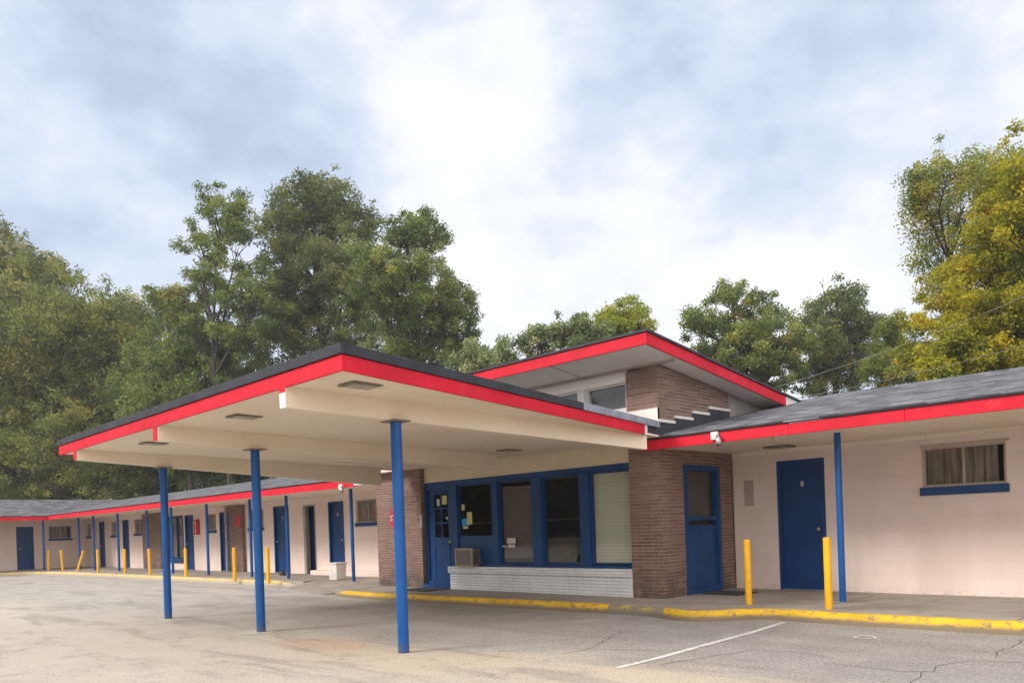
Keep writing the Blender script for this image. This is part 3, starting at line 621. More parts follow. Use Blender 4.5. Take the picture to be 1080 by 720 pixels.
# side wall above the wing roof: brick up to the raised roof, steps along the shingles
SO = lambda y: 5.04 - .1308 * y
obj('upper_brick_wall', MB().hexa([(-7.36, YO, 2.802), (XS, YO, 2.802), (XS, 12.2, 2.802), (-7.36, 12.2, 2.802)], [(-7.36, YO, SO(YO) - .004), (XS, YO, SO(YO) - .004), (XS, 12.2, SO(12.2) - .004), (-7.36, 12.2, SO(12.2) - .004)])
    .box(-7.655, -7.361, YO, YO + .3, 2.802, SO(YO) - .045), m['brick'], OF)
obj('upper_side_panel', MB().hexa([(-7.3, 12.205, 2.9), (XS - .03, 12.205, 2.9), (XS - .03, 14.2, 2.9), (-7.3, 14.2, 2.9)], [(-7.3, 12.205, SO(12.2) - .004), (XS - .03, 12.205, SO(12.2) - .004), (XS - .03, 14.2, SO(14.2) - .004), (-7.3, 14.2, SO(14.2) - .004)]), m['panel'], OF)
st = [(10.12, 10.55, 2.815), (10.55, 11.06, 2.90), (11.06, 11.55, 3.015), (11.55, 12.2, 3.125)]
blk = MB(); wht = MB()
for i, (a, b, z) in enumerate(st):
    blk.box(XS + .002, XS + .018, a, b - .002, 2.58 + .2 * (a - 9.9), z); wht.box(XS + .001, XS + .03, a - .01, b, z + .002, z + .044)
obj('step_flashing', blk, m['black'], OF); obj('step_trim', wht, m['white'], OF)
# side door
sdr = obj('side_door', frame_mb(Ms, *SD, .09, -.015, .12), m['blue'], OF, label='blue half glazed door in the brick side wall')
mb = MB(); mbox(mb, Ms, SD[0] + .09, SD[1] - .09, FL + .09, 1.22, .03, .075); obj('door_panel', mb, m['blue'], sdr)
mb = MB(); mbox(mb, Ms, SD[0] + .09, SD[1] - .09, 1.30, 1.37, .0, .07); obj('rail', mb, m['blue'], sdr)
mb = MB(); mbox(mb, Ms, SD[0] + .09, SD[1] - .09, 1.37, 2.10, .05, .056); obj('pane', mb, m['glass'], sdr)
mb = MB(); mbox(mb, Ms, SD[0] + .09, SD[1] - .09, FL + .09, 2.10, .16, .2); obj('dark_backing', mb, m['dark'], sdr)
# front: low white brick wall, cap
obj('low_brick_wall', MB().box(-12.09, -7.657, YO - .015, YO + .13, 0, .44), m['wbrick'], OF)
obj('low_wall_cap', MB().box(-12.13, -7.657, YO - .04, YO + .20, .445, .570), m['wbrick'], OF, bevel=.006)
# front wall above the glazing, cream
obj('upper_front_wall', MB().box(-12.96, -7.656, YO + .11, YO + .3, 2.262, 2.72), m['cream'], OF)
obj('head_beam', MB().box(-12.955, -7.658, YO + .10, YO + .24, 2.165, 2.26), m['blue'], OF, bevel=.004)
gz0, gz1 = .615, 2.165
# structural mullions
for a, b in ((-12.07, -11.95), (-10.95, -10.79), (-9.90, -9.67), (-8.78, -8.58)): obj('mullion', MB().box(a, b, YO + .09, YO + .25, .575, 2.163), m['blue'], OF, bevel=.004)
obj('window_sill', MB().box(-11.99, -7.657, YO + .075, YO + .24, .572, .614), m['blue'], OF, bevel=.004)
panes = [(-11.95, -10.95, 1.13), (-10.79, -9.90, .63), (-9.67, -8.78, .63), (-8.58, -7.66, .63)]
for i, (a, b, z) in enumerate(panes):
    f = obj('front_window', frame_mb(planeY(YO), a + .001, b - .001, z, 2.162, .03, .13, .2), m['blue'], OF)
    obj('pane', MB().box(a + .03, b - .03, YO + .162, YO + .168, z + .03, 2.132), m['glass'], f)
    if i == 1: obj('blind', MB().box(a + .03, b - .03, YO + .215, YO + .225, z + .10, 2.05), m['blind_brown'], f)
    if i == 3: obj('blind', MB().box(a + .03, b - .03, YO + .215, YO + .225, z + .03, 2.13), m['blind_cream'], f)
obj('spandrel_panel', MB().box(-11.949, -10.951, YO + .13, YO + .17, .616, 1.128), m['blue'], OF)
nt1 = MB().box(-10.62, -10.40, YO + .155, YO + .158, 1.0, 1.10).box(-10.60, -10.42, YO + .155, YO + .158, .92, .98).box(-10.76, -10.64, YO + .155, YO + .158, .935, .96)
obj('paper_notice', nt1, m['paper'], OF)
obj('blue_sticker', MB().box(-11.88, -11.66, YO + .155, YO + .158, 1.36, 1.50), m['skyblue'], OF)
obj('paper_notice', MB().box(-11.72, -11.57, YO + .152, YO + .1545, 1.38, 1.62).box(-11.85, -11.70, YO + .152, YO + .1545, 1.30, 1.35).box(-11.87, -11.78, YO + .152, YO + .1545, 1.66, 1.78), m['yellowpaper'], OF)
# plant added behind the glass, standing in for the reflection of a shrub
stand_in_pot = MB().tube((-9.2, 10.72, .132), (-9.2, 10.72, .62), .13, .2, 16); pl = MB(); rnd = random.Random(7)
for i in range(46):
    a = rnd.uniform(0, 6.28); L = rnd.uniform(.55, 1.0); up = rnd.uniform(.3, 1.3); p0 = Vector((-9.2, 10.72, .62)); prev = None
    for k in range(6):
        t = k / 5; c = p0 + Vector((math.cos(a), math.sin(a), 0)) * L * .6 * t + Vector((0, 0, 1)) * (up * t - .7 * t * t) * L
        sd_ = Vector((-math.sin(a), math.cos(a), 0)) * .024 * (1 - t * .9)
        if prev: pl.poly([prev[0], prev[1], tuple(c + sd_), tuple(c - sd_)], [(0, 1, 2, 3)])
        prev = (tuple(c - sd_), tuple(c + sd_))
PT = empty('reflection_stand_in', (-9.2, 10.72, .132), 'spiky plant added inside the middle office window in place of a reflected shrub', 'plant')
obj('stand_in_pot', stand_in_pot, m['fixture'], PT, smooth=True)
mleafin = leaf_mat('stand_in_leaf', [(0, (.24, .30, .12)), (1, (.40, .42, .20))], .2)
obj('leaf_fronds', pl, mleafin, PT)
# interior of the office
obj('interior_wall', MB().box(-14.5, -7.4, 12.6, 12.7, 0, 2.5).box(-14.5, -14.4, 10.7, 12.59, 0, 2.5), m['interior'], OF)
obj('interior_floor', MB().box(-14.39, -7.37, YO + .3, 12.59, 0, .12), m['interior'], OF)
obj('interior_ceiling', MB().box(-14.39, -7.37, YO + .31, 12.59, 2.45, 2.5), m['interior'], OF)
obj('counter', MB().box(-12.0, -9.6, 11.6, 12.0, .121, 1.05), m['acframe'], OF)
obj('office_shelf', MB().box(-14.2, -8.2, 12.35, 12.59, .9, .94).box(-14.2, -8.2, 12.35, 12.59, 1.4, 1.44), m['acframe'], OF)
# front door
od = obj('front_door', frame_mb(Mo, -12.958, -12.073, FL + .07, 2.163, .07, .10, .22), m['blue'], OF, label='blue office front door with small glazed lights')
mb = MB(); Md = planeY(YO + .14)
L0, L1 = -12.885, -12.145; G0, G1, Gz0, Gz1 = -12.70, -12.27, 1.14, 2.02
for q in ((L0, G0, .21, 2.09), (G1, L1, .21, 2.09), (G0, G1, .21, Gz0), (G0, G1, Gz1, 2.09)): mbox(mb, Md, *q, 0, .045)
lf = obj('door_leaf', mb, m['blue'], od)
mb = MB()
for z in (1.433, 1.726): mbox(mb, Md, G0, G1, z - .014, z + .014, .004, .04)
mbox(mb, Md, -12.50, -12.47, Gz0, Gz1, .006, .038); obj('muntin', mb, m['blue'], lf)
mb = MB(); mbox(mb, Md, G0, G1, Gz0, Gz1, .02, .024); obj('pane', mb, m['glass'], lf)
obj('raised_panel', frame_mb(Md, -12.73, -12.24, .30, 1.02, .03, -.012, -.001), m['blue'], lf)
obj('knob', MB().tube((-12.2, YO + .14, 1.05), (-12.2, YO + .09, 1.05), .03, n=12), m['metal'], lf, smooth=True)
mb = MB(); mbox(mb, Md, -12.62, -12.54, 1.78, 1.92, .005, .015); mbox(mb, Md, -12.34, -12.29, 1.50, 1.55, .0, .01); obj('paper_notice', mb, m['paper'], lf)
mb = MB(); mbox(mb, Md, -12.45, -12.31, 1.80, 1.98, .003, .014); obj('paper_notice', mb, m['yellowpaper'], lf)
obj('door_step', MB().box(-12.955, -12.10, YO - .02, YO + .3, FL, FL + .07), m['blue'], OF)
obj('side_light_strip', MB().box(-12.97, -12.955, YO - .02, YO + .02, 1.35, 1.62), m['white'], OF)

# clerestory and raised roof
obj('clerestory_base', MB().box(-14.2, -7.66, YO + .06, YO + .2, 2.74, 3.10), m['white'], OF)
obj('pier_flashing', MB().box(-7.662, XS + .006, YO - .03, YO + .02, 2.80, 3.035).box(XS - .05, XS + .006, YO + .021, 10.11, 2.80, 3.035), m['white'], OF)
obj('clerestory_header', MB().box(-14.2, -7.66, YO + .04, YO + .2, 3.53, SO(YO) - .02), m['lwhite'], OF)
for i in range(6):
    x1 = -7.70 - i * .98; x0 = x1 - .83
    f = obj('clerestory_window', frame_mb(Mo, x0, x1, 3.101, 3.529, .03, .08, .17), m['white'], OF)
    obj('pane', MB().box(x0 + .03, x1 - .03, YO + .12, YO + .125, 3.131, 3.499), m['glass'] if i == 0 else m['clear'], f)
    obj('mullion', MB().box(x0 - .15, x0 - .001, YO + .02, YO + .17, 3.101, 3.529), m['white'], f)
obj('clerestory_backing', MB().box(-9.0, -7.7, YO + .7, YO + .75, 2.9, 3.6).box(-14.2, -9.01, YO + 1.5, YO + 1.55, 2.9, 3.58), m['panel'], OF)
X0, X1, Y0, Y1 = -14.6, -6.65, 9.32, 14.2
def sloped(x0, x1, y0, y1, zb, zt_): return MB().hexa([(x0, y0, SO(y0) + zb), (x1, y0, SO(y0) + zb), (x1, y1, SO(y1) + zb), (x0, y1, SO(y1) + zb)], [(x0, y0, SO(y0) + zt_), (x1, y0, SO(y0) + zt_), (x1, y1, SO(y1) + zt_), (x0, y1, SO(y1) + zt_)])
def addto(a, b): a.poly(b.v, b.f); return a
obj('raised_soffit', sloped(X0 + .03, X1 - .03, Y0 + .03, Y1, .012, .05), m['lwhite'], OF)
seam = addto(addto(sloped(-8.55, -8.535, Y0 + .03, YO + .02, .004, .0115), sloped(-11.2, -11.185, Y0 + .03, YO + .02, .004, .0115)), sloped(X0 + .1, X1 - .1, YO - .03, YO + .03, -.02, .0115))
obj('soffit_seam', seam, m['frame'], OF)
obj('raised_fascia', sloped(X0, X1, Y0, Y0 + .028, 0, .165), m['red'], OF)
obj('raised_fascia', sloped(X1 - .03, X1 + .002, Y0 + .029, 13.45, .0, .165), m['red'], OF)
obj('raised_fascia', sloped(X1 - .03, X1, 13.452, Y1, .0, .165), m['white'], OF, label='bare white end of the raised roof edge')
obj('raised_fascia', sloped(X0, X0 + .03, Y0 + .029, Y1, .0, .165), m['red'], OF)
obj('raised_roof', sloped(X0 - .02, X1 + .03, Y0 - .025, Y1 + .35, .169, .205), m['black'], OF)
obj('back_wall', MB().box(-14.5, -7.4, 14.3, 14.5, 0, 3.2).box(-14.55, -14.4, YO + .56, 14.29, 0, 3.12), m['block'], OF)

# ------------------------------------------------------------------ entrance canopy
CN = empty('entrance_canopy', (-10, 5.13, 0), 'flat drive-through canopy with red edge on three blue posts before the office', 'canopy')
ZS = lambda y: 2.704 - .0255 * (y - 3.8)
XRt = lambda y: -5.90 - (y - 3.81) * .1607
XL = -14.15; YA, YB = 3.81, 10.13
XLt = lambda y, xl: xl + (y - 3.81) * .115
def slab(xin, ya, yb, zb, zt_, xl=XL):
    a_, b_ = XLt(ya, xl), XLt(yb, xl)
    return MB().hexa([(a_, ya, ZS(ya) + zb), (XRt(ya) - xin, ya, ZS(ya) + zb), (XRt(yb) - xin, yb, ZS(yb) + zb), (b_, yb, ZS(yb) + zb)],
                     [(a_, ya, ZS(ya) + zt_), (XRt(ya) - xin, ya, ZS(ya) + zt_), (XRt(yb) - xin, yb, ZS(yb) + zt_), (b_, yb, ZS(yb) + zt_)])
def edgeR(ya, yb, xi, xo, zb, zt_):
    return MB().hexa([(XRt(ya) - xi, ya, ZS(ya) + zb), (XRt(ya) + xo, ya, ZS(ya) + zb), (XRt(yb) + xo, yb, ZS(yb) + zb), (XRt(yb) - xi, yb, ZS(yb) + zb)],
                     [(XRt(ya) - xi, ya, ZS(ya) + zt_), (XRt(ya) + xo, ya, ZS(ya) + zt_), (XRt(yb) + xo, yb, ZS(yb) + zt_), (XRt(yb) - xi, yb, ZS(yb) + zt_)])
obj('soffit', slab(.032, YA + .032, YB, .015, .04, XL + .032), m['soffit'], CN)
obj('roof_deck', slab(.032, YA + .032, YB, .045, .20, XL + .032), m['black'], CN)
obj('front_fascia', slab(0, YA, YA + .03, 0, .14), m['red'], CN, bevel=.003)
obj('side_fascia', edgeR(YA + .0305, 9.42, .03, .0, .0, .14), m['red'], CN, bevel=.003)
obj('side_fascia', MB().hexa([(XL, YA + .031, ZS(YA)), (XL + .03, YA + .031, ZS(YA)), (XLt(10.1, XL) + .03, 10.1, ZS(10.1)), (XLt(10.1, XL), 10.1, ZS(10.1))], [(XL, YA + .031, ZS(YA) + .2), (XL + .03, YA + .031, ZS(YA) + .2), (XLt(10.1, XL) + .03, 10.1, ZS(10.1) + .2), (XLt(10.1, XL), 10.1, ZS(10.1) + .2)]), m['red'], CN)
obj('fascia_end', edgeR(9.422, 9.5, .03, 0, .0, .14), m['white'], CN)
obj('front_flashing', slab(-.02, YA - .022, YA + .03, .143, .235), m['black'], CN, bevel=.004)
obj('side_flashing', edgeR(YA + .031, 7.74, .04, .02, .143, .235), m['black'], CN, bevel=.004)
for a, b in ((7.742, 8.45), (8.452, 9.05), (9.052, 9.86)): obj('metal_flashing', edgeR(a, b, .04, .026, .141, .238), m['silver'], CN, bevel=.004)
for i, (x, ze_) in enumerate(((-6.946, 2.362), (-10.153, 2.31), (-13.36, 2.23))):
    ye_ = (9.58, 9.58, 9.42)[i]; w = .055; zo = (2.514, 2.524, 2.56)[i]
    b = MB().hexa([(x - w, YA + .012, zo), (x + w, YA + .012, zo), (x + w, ye_, ze_), (x - w, ye_, ze_)], [(x - w, YA + .012, ZS(YA) + .025), (x + w, YA + .012, ZS(YA) + .025), (x + w, YA + .035, 0), (0, 0, 0)][:2] + [(x + w, ye_, ZS(ye_) + .025), (x - w, ye_, ZS(ye_) + .025)])
    bo = obj('beam', b, m['beam'], CN)
    obj('beam_end', MB().box(x - w - .002, x + w + .002, YA + .001, YA + .0115, zo, 2.702), m['white'] if i == 0 else m['red'], bo)
    if i == 0: obj('beam_end', MB().box(x - w - .003, x + w + .003, YA - .001, YA + .0008, 2.66, 2.701), m['red'], bo)
    zp = zo + (ze_ - zo) * (5.13 - YA) / (ye_ - YA)
    po = cylo('post', (x, 5.133, 0), (x, 5.133, zp - .012), .060, m['postblue'], CN, n=32)
    obj('cap_plate', MB().box(x - .12, x + .12, 5.02, 5.245, zp - .0115, zp - .001 + .004), m['fixture'], po)
for (x, y) in ((-6.40, 4.33), (-8.82, 4.34), (-11.9, 4.45), (-9.45, 9.28), (-13.8, 9.2)):
    z = ZS(y) + .013
    f = obj('ceiling_light', MB().box(x - .14, x + .14, y - .17, y + .17, z - .014, z), m['fixture'], CN, bevel=.006)
    obj('lens', MB().box(x - .10, x + .10, y - .13, y + .13, z - .019, z - .015), m['lens'], f)
ha = MB(); z = 2.598
for q in ((-12.62, -12.60, 7.9, 9.0), (-12.02, -12.0, 7.9, 9.0), (-12.6, -12.02, 7.9, 7.92), (-12.6, -12.02, 8.98, 9.0)): ha.box(*q, z - .012, z + .01)
obj('access_hatch_trim', ha, m['soffit'], CN)

# ------------------------------------------------------------------ loose things
def lean(x, y, ang, dirv): return Vector((dirv[0] * math.sin(ang), dirv[1] * math.sin(ang), math.cos(ang)))
def bollard(x, y, h, label, r=.046, tilt=0, td=(1, 0), group='yellow pipe bollards'):
    a = Vector((x, y, FL)); d = lean(x, y, R(tilt), td); b = a + d * h
    mb = MB().tube(a - d * .05, b, r, n=20, cap=False).tube(b, b + d * .012, r, r * .8, n=20)
    o = obj('bollard', mb, m['yellow'], None, (x, y, FL), smooth=True); md = o.modifiers.new('edges', 'EDGE_SPLIT'); md.split_angle = R(40)
    tag(o, label, 'bollard', group); return o
bollard(-5.543, 9.93, .875, 'yellow pipe bollard on the walkway between the side door and the right guest door')
bollard(-4.405, 9.875, .89, 'yellow pipe bollard right beside the blue post of the right wing')
bl = [(-38.9, 9.9, 4, (-.6, .7), 'short yellow bollard farthest left, below the high window of the far wing'),
      (-37.1, 9.98, 5, (.7, -.7), 'slightly tilted yellow bollard, second from the left on the far walkway'),
      (-35.4, 10.05, 19, (.7, .7), 'strongly leaning yellow bollard of the far walkway, tipped to the right'),
      (-32.85, 10.05, 1, (1, 0), 'upright yellow bollard just right of the strongly leaning one'),
      (-30.1, 10.1, 2, (1, 0), 'yellow bollard in front of the gap left of the wide brick panel'),
      (-27.6, 10.05, 1, (-1, 0), 'yellow bollard in front of the wide brown brick panel of the left wing'),
      (-24.4, 9.95, 1, (1, 0), 'yellow bollard in front of the blue door beside the fire extinguisher'),
      (-20.9, 9.85, 1, (1, 0), 'yellow bollard in front of the narrow brick panel with the red sign'),
      (-18.9, 9.8, 0, (1, 0), 'yellow bollard nearest the end of the left walkway, right of the middle canopy post')]
for x, y, t, dv, lb in bl: bollard(x, y, .86, lb, .048, t, dv)

# window air conditioner
AC = empty('air_conditioner', (-11.68, YO + .1, .572), 'tan framed window air conditioner on the white brick sill beside the office door', 'air conditioner')
obj('housing', MB().box(-11.80, -11.34, YO - .08, YO + .128, .5725, .91), m['fixture'], AC, bevel=.006)
obj('front_frame', frame_mb(planeY(YO - .105), -11.82, -11.32, .5725, .925, .032, 0, .024), m['acframe'], AC)
obj('grille', MB().box(-11.787, -11.353, YO - .096, YO - .082, .606, .892), m['acgrille'], AC)
sv = MB()
for k in range(4): sv.box(-11.3395, -11.332, YO - .06 + k * .042, YO - .06 + k * .042 + .024, .62, .87)
obj('side_vents', sv, m['dark'], AC)

# signs
def text_mesh(name, s, size, mat, parent, M3):
    cu = bpy.data.curves.new(name, 'FONT'); cu.body = s; cu.size = size; cu.align_x = 'CENTER'; cu.align_y = 'CENTER'; cu.extrude = .002
    to = bpy.data.objects.new(name, cu); col.objects.link(to); dg = bpy.context.evaluated_depsgraph_get(); me = bpy.data.meshes.new_from_object(to.evaluated_get(dg)); me.name = name
    bpy.data.objects.remove(to); me.transform(M3); me.materials.clear(); me.materials.append(mat)
    o = bpy.data.objects.new(name, me); put(o, parent); LOC[o] = LOC[parent]; return o
SG = empty('stop_sign', (-13.79, YO - .01, 1.57), 'small red octagonal sign with white letters on the left brick pier, behind the near post', 'sign')
oc = [(-13.79 + .25 * math.cos(R(22.5 + 45 * i)), 1.57 + .25 * math.sin(R(22.5 + 45 * i))) for i in range(8)]
mb = MB().poly([(x, YO - .025, z) for x, z in oc] + [(x, YO - .004, z) for x, z in oc], [tuple(range(8)), tuple(range(15, 7, -1))] + [(i, i + 8, (i + 1) % 8 + 8, (i + 1) % 8) for i in range(8)])
obj('plate', mb, m['signred'], SG)
text_mesh('lettering', 'STOP', .17, m['white'], SG, Matrix.Translation((0, -.018, 0)) @ Matrix.Rotation(R(90), 4, 'X'))
SR = empty('notice_sign', (-25.25, YL - .13, 1.8), 'small plain red notice on the narrow brick panel of the left wing', 'sign')
obj('plate', MB().box(-25.44, -25.06, YL - .14, YL - .124, 1.6, 2.02), m['signred'], SR, bevel=.003)
obj('border', frame_mb(planeY(YL - .147), -25.41, -25.09, 1.63, 1.99, .012, 0, .0065), m['panel'], SR)
FE = empty('fire_extinguisher_box', (-28.68, YL - .08, 1.42), 'red fire extinguisher cabinet mounted between the doors of the left wing', 'fire extinguisher')
obj('cabinet', MB().box(-28.86, -28.54, YL - .12, YL - .003, 1.43, 1.97), m['signred'], FE, bevel=.006)
obj('door_pane', MB().box(-28.80, -28.60, YL - .126, YL - .121, 1.5, 1.9), m['paper'], FE)
obj('extinguisher_label', MB().box(-28.75, -28.65, YL - .131, YL - .127, 1.52, 1.85), m['signred'], FE)
# white box on the walkway
CB = empty('storage_box', (-17.47, 11.0, FL), 'white plastic storage box standing on the walkway near the last blue post', 'box')
obj('bin', MB().hexa([(-17.72, 10.86, FL), (-17.38, 10.86, FL), (-17.38, 11.12, FL), (-17.72, 11.12, FL)], [(-17.74, 10.84, .52), (-17.36, 10.84, .52), (-17.36, 11.14, .52), (-17.74, 11.14, .52)]), m['white'], CB, bevel=.01)
obj('lid', MB().box(-17.76, -17.34, 10.82, 11.16, .521, .56), m['white'], CB, bevel=.01)
rb = MB()
for k in range(5): rb.box(-17.70 + k * .07, -17.685 + k * .07, 10.842, 10.853, .17, .49)
obj('ribs', rb, m['white'], CB)
# mats
tag(obj('door_mat', MB().box(-6.98, -6.3, 11.0, 11.6, FL + .001, FL + .014), m['mat'], None, (-6.7, 11.3, FL), bevel=.004), 'dark rubber mat outside the blue side door in the brick wall', 'door mat')
tag(obj('door_mat', MB().box(-12.9, -11.95, 9.4, 10.02, FL + .001, FL + .014), m['mat'], None, (-12.4, 9.7, FL), bevel=.004), 'dark mat in front of the office front door beside the left pier', 'door mat')
tag(obj('door_stop', MB().box(-21.35, -21.15, 11.42, 11.53, FL + .001, FL + .07).tube((-21.25, 11.47, FL + .07), (-21.25, 11.47, FL + .16), .04, .03, 10), m['mat'], None, (-21.25, 11.47, FL)), 'small dark block holding the open door of the left wing', 'door stop')

# ------------------------------------------------------------------ trees
pal = {
 'olive': leaf_mat('olive_leaves', [(0, (.085, .115, .034)), (.35, (.180, .215, .062)), (.7, (.32, .335, .085)), (1, (.48, .41, .10))], .45),
 'green': leaf_mat('green_leaves', [(0, (.075, .115, .038)), (.4, (.185, .250, .070)), (.75, (.31, .35, .09)), (1, (.40, .35, .09))], .45),
 'deep': leaf_mat('deep_green_leaves', [(0, (.070, .100, .042)), (.5, (.18, .225, .078)), (.85, (.29, .30, .095)), (1, (.34, .27, .09))], .45),
 'gloss': leaf_mat('pale_glossy_leaves', [(0, (.10, .15, .06)), (.5, (.22, .28, .12)), (1, (.44, .44, .22))], .4),
 'lime': leaf_mat('yellow_green_leaves', [(0, (.15, .20, .03)), (.5, (.32, .37, .05)), (1, (.52, .49, .07))], .45),
 'gold': leaf_mat('golden_autumn_leaves', [(0, (.10, .15, .03)), (.25, (.26, .28, .03)), (.55, (.48, .44, .035)), (.8, (.62, .49, .03)), (1, (.66, .43, .04))], .5),
 'rust': leaf_mat('turning_leaves', [(0, (.12, .18, .05)), (.5, (.27, .31, .06)), (.8, (.48, .43, .07)), (1, (.52, .33, .12))], .5),
}
def tree(label, lobes, base, mat, leaf, count, seed, cat='tree', name='broadleaf_tree', group=None, trunk_r=.28, gap=0., clump=.5, zlow=-1., stretch=1., grow=1.):
    clump *= .76; leaf *= .68; count = int(count * 2.1); gap += .10; lobes = [(x, y, z, r * grow) for x, y, z, r in lobes]
    rs = np.random.RandomState(seed); rnd = random.Random(seed)
    T = empty(name, (base[0], base[1], -.02), label, cat, group)
    cl = []; cw = []
    for (x, y, z, r) in lobes:
        k = max(10, int(16 + 19 * r * r))
        d = rs.normal(size=(k, 3)); d /= np.linalg.norm(d, axis=1)[:, None]
        rad = r * (.35 + .65 * rs.rand(k) ** .5) * (1 + .16 * rs.normal(size=k)); d[:, 2] *= .95
        out = rs.rand(k) < .2; rad = np.where(out, r * rs.uniform(1.0, 1.38, k), rad)
        P = np.array([x, y, z]) + d * rad[:, None]; cl.append(P); cw += list(np.where(out, .55, 1.) * np.ones(k))
    cl = np.concatenate(cl); cw = np.array(cw); kp = rs.rand(len(cl)) > gap; cl = cl[kp]; cw = cw[kp]
    ncl = len(cl); csz = clump * rs.uniform(.5, 1.4, ncl) * cw; big_ = np.sin(cl[:, 0] * 1.1 + seed) * np.sin(cl[:, 2] * 1.3 + seed * 2) * .16; ctint = np.clip(rs.normal(.44, .20, ncl) + big_, 0, 1)
    idx = rs.choice(ncl, count, p=csz ** 2 / (csz ** 2).sum())
    off = rs.normal(size=(count, 3)); off /= (np.linalg.norm(off, axis=1)[:, None] + 1e-6); off *= (rs.rand(count) ** .6)[:, None]
    off[:, 2] *= .75
    c = cl[idx] + off * (csz[idx] * 1.35)[:, None] + rs.normal(0, .05, (count, 3)); c[:, 2] -= .12 * csz[idx] * (np.hypot(off[:, 0], off[:, 1])) ; c = c[c[:, 2] > zlow]; idx = idx[:len(c)]; n = len(c)
    nr = rs.normal(size=(n, 3)) * .75 + off[:n] * .6 + np.array([0, 0, .55]); nr /= np.linalg.norm(nr, axis=1)[:, None]
    t = rs.normal(size=(n, 3)); t -= (t * nr).sum(1)[:, None] * nr; t /= np.linalg.norm(t, axis=1)[:, None]; b = np.cross(nr, t)
    s = leaf * rs.uniform(.55, 1.25, n)[:, None]
    V = np.empty((n, 4, 3)); V[:, 0] = c - t * s; V[:, 1] = c - b * s * .55 + nr * s * .15; V[:, 2] = c + t * s; V[:, 3] = c + b * s * .55 + nr * s * .15
    V -= np.array([base[0], base[1], -.02]); me = bpy.data.meshes.new('crown')
    me.vertices.add(4 * n); me.vertices.foreach_set('co', V.reshape(-1)); me.loops.add(4 * n); me.loops.foreach_set('vertex_index', np.arange(4 * n, dtype=np.int32))
    me.polygons.add(n); me.polygons.foreach_set('loop_start', np.arange(0, 4 * n, 4, dtype=np.int32))
    at = me.attributes.new('tint', 'FLOAT', 'FACE'); at.data.foreach_set('value', np.clip(ctint[idx] + rs.normal(0, .13, n), 0, 1).astype(np.float32))
    me.update(); me.materials.append(mat); cr_ = bpy.data.objects.new('crown', me); put(cr_, T); LOC[cr_] = LOC[T]
    # trunk, limbs to the lobes, twigs to some clumps
    tb = MB(); zs = [l[2] - l[3] for l in lobes]; ztop = max(2.0, np.percentile([l[2] for l in lobes], 55)); B0 = Vector((base[0], base[1], -.1))
    cx = np.mean([l[0] for l in lobes]); cy_ = np.mean([l[1] for l in lobes]); TP = Vector((cx, cy_, ztop)); prev = B0; pts = [B0]
    for k in range(1, 7): q = B0.lerp(TP, k / 6) + Vector((rnd.uniform(-.25, .25), rnd.uniform(-.25, .25), 0)) * (k < 6); pts.append(q)
    for k in range(6): tb.tube(pts[k], pts[k + 1], trunk_r * (1 - .13 * k) * (1.25 if k == 0 else 1), trunk_r * (1 - .13 * (k + 1)), 9, cap=False)
    lim = []
    for (x, y, z, r) in lobes:
        e_ = Vector((x, y, z)); k = min(5, max(1, int(np.clip((z - r * 1.2) / max(ztop, .1) * 6, 1, 5)))); s_ = pts[k]; md_ = s_.lerp(e_, .5) + Vector((rnd.uniform(-.3, .3), rnd.uniform(-.3, .3), rnd.uniform(0, .4)))
        r0 = trunk_r * .42; tb.tube(s_, md_, r0, r0 * .7, 7, cap=False); tb.tube(md_, e_, r0 * .7, r0 * .3, 6, cap=False); lim.append((md_, e_))
    for i in rs.choice(ncl, min(ncl, 170), replace=False):
        p = Vector(cl[i]); e_ = min((l for l in lim), key=lambda l: (l[1] - p).length); s_ = e_[0].lerp(e_[1], rnd.uniform(.3, 1))
        md_ = s_.lerp(p, .5) + Vector((rnd.uniform(-.15, .15),) * 3); tb.tube(s_, md_, trunk_r * .12, trunk_r * .08, 4, cap=False); tb.tube(md_, p, trunk_r * .08, trunk_r * .03, 4, cap=False)
    obj('trunk', tb, m['bark'], T, smooth=True); return T
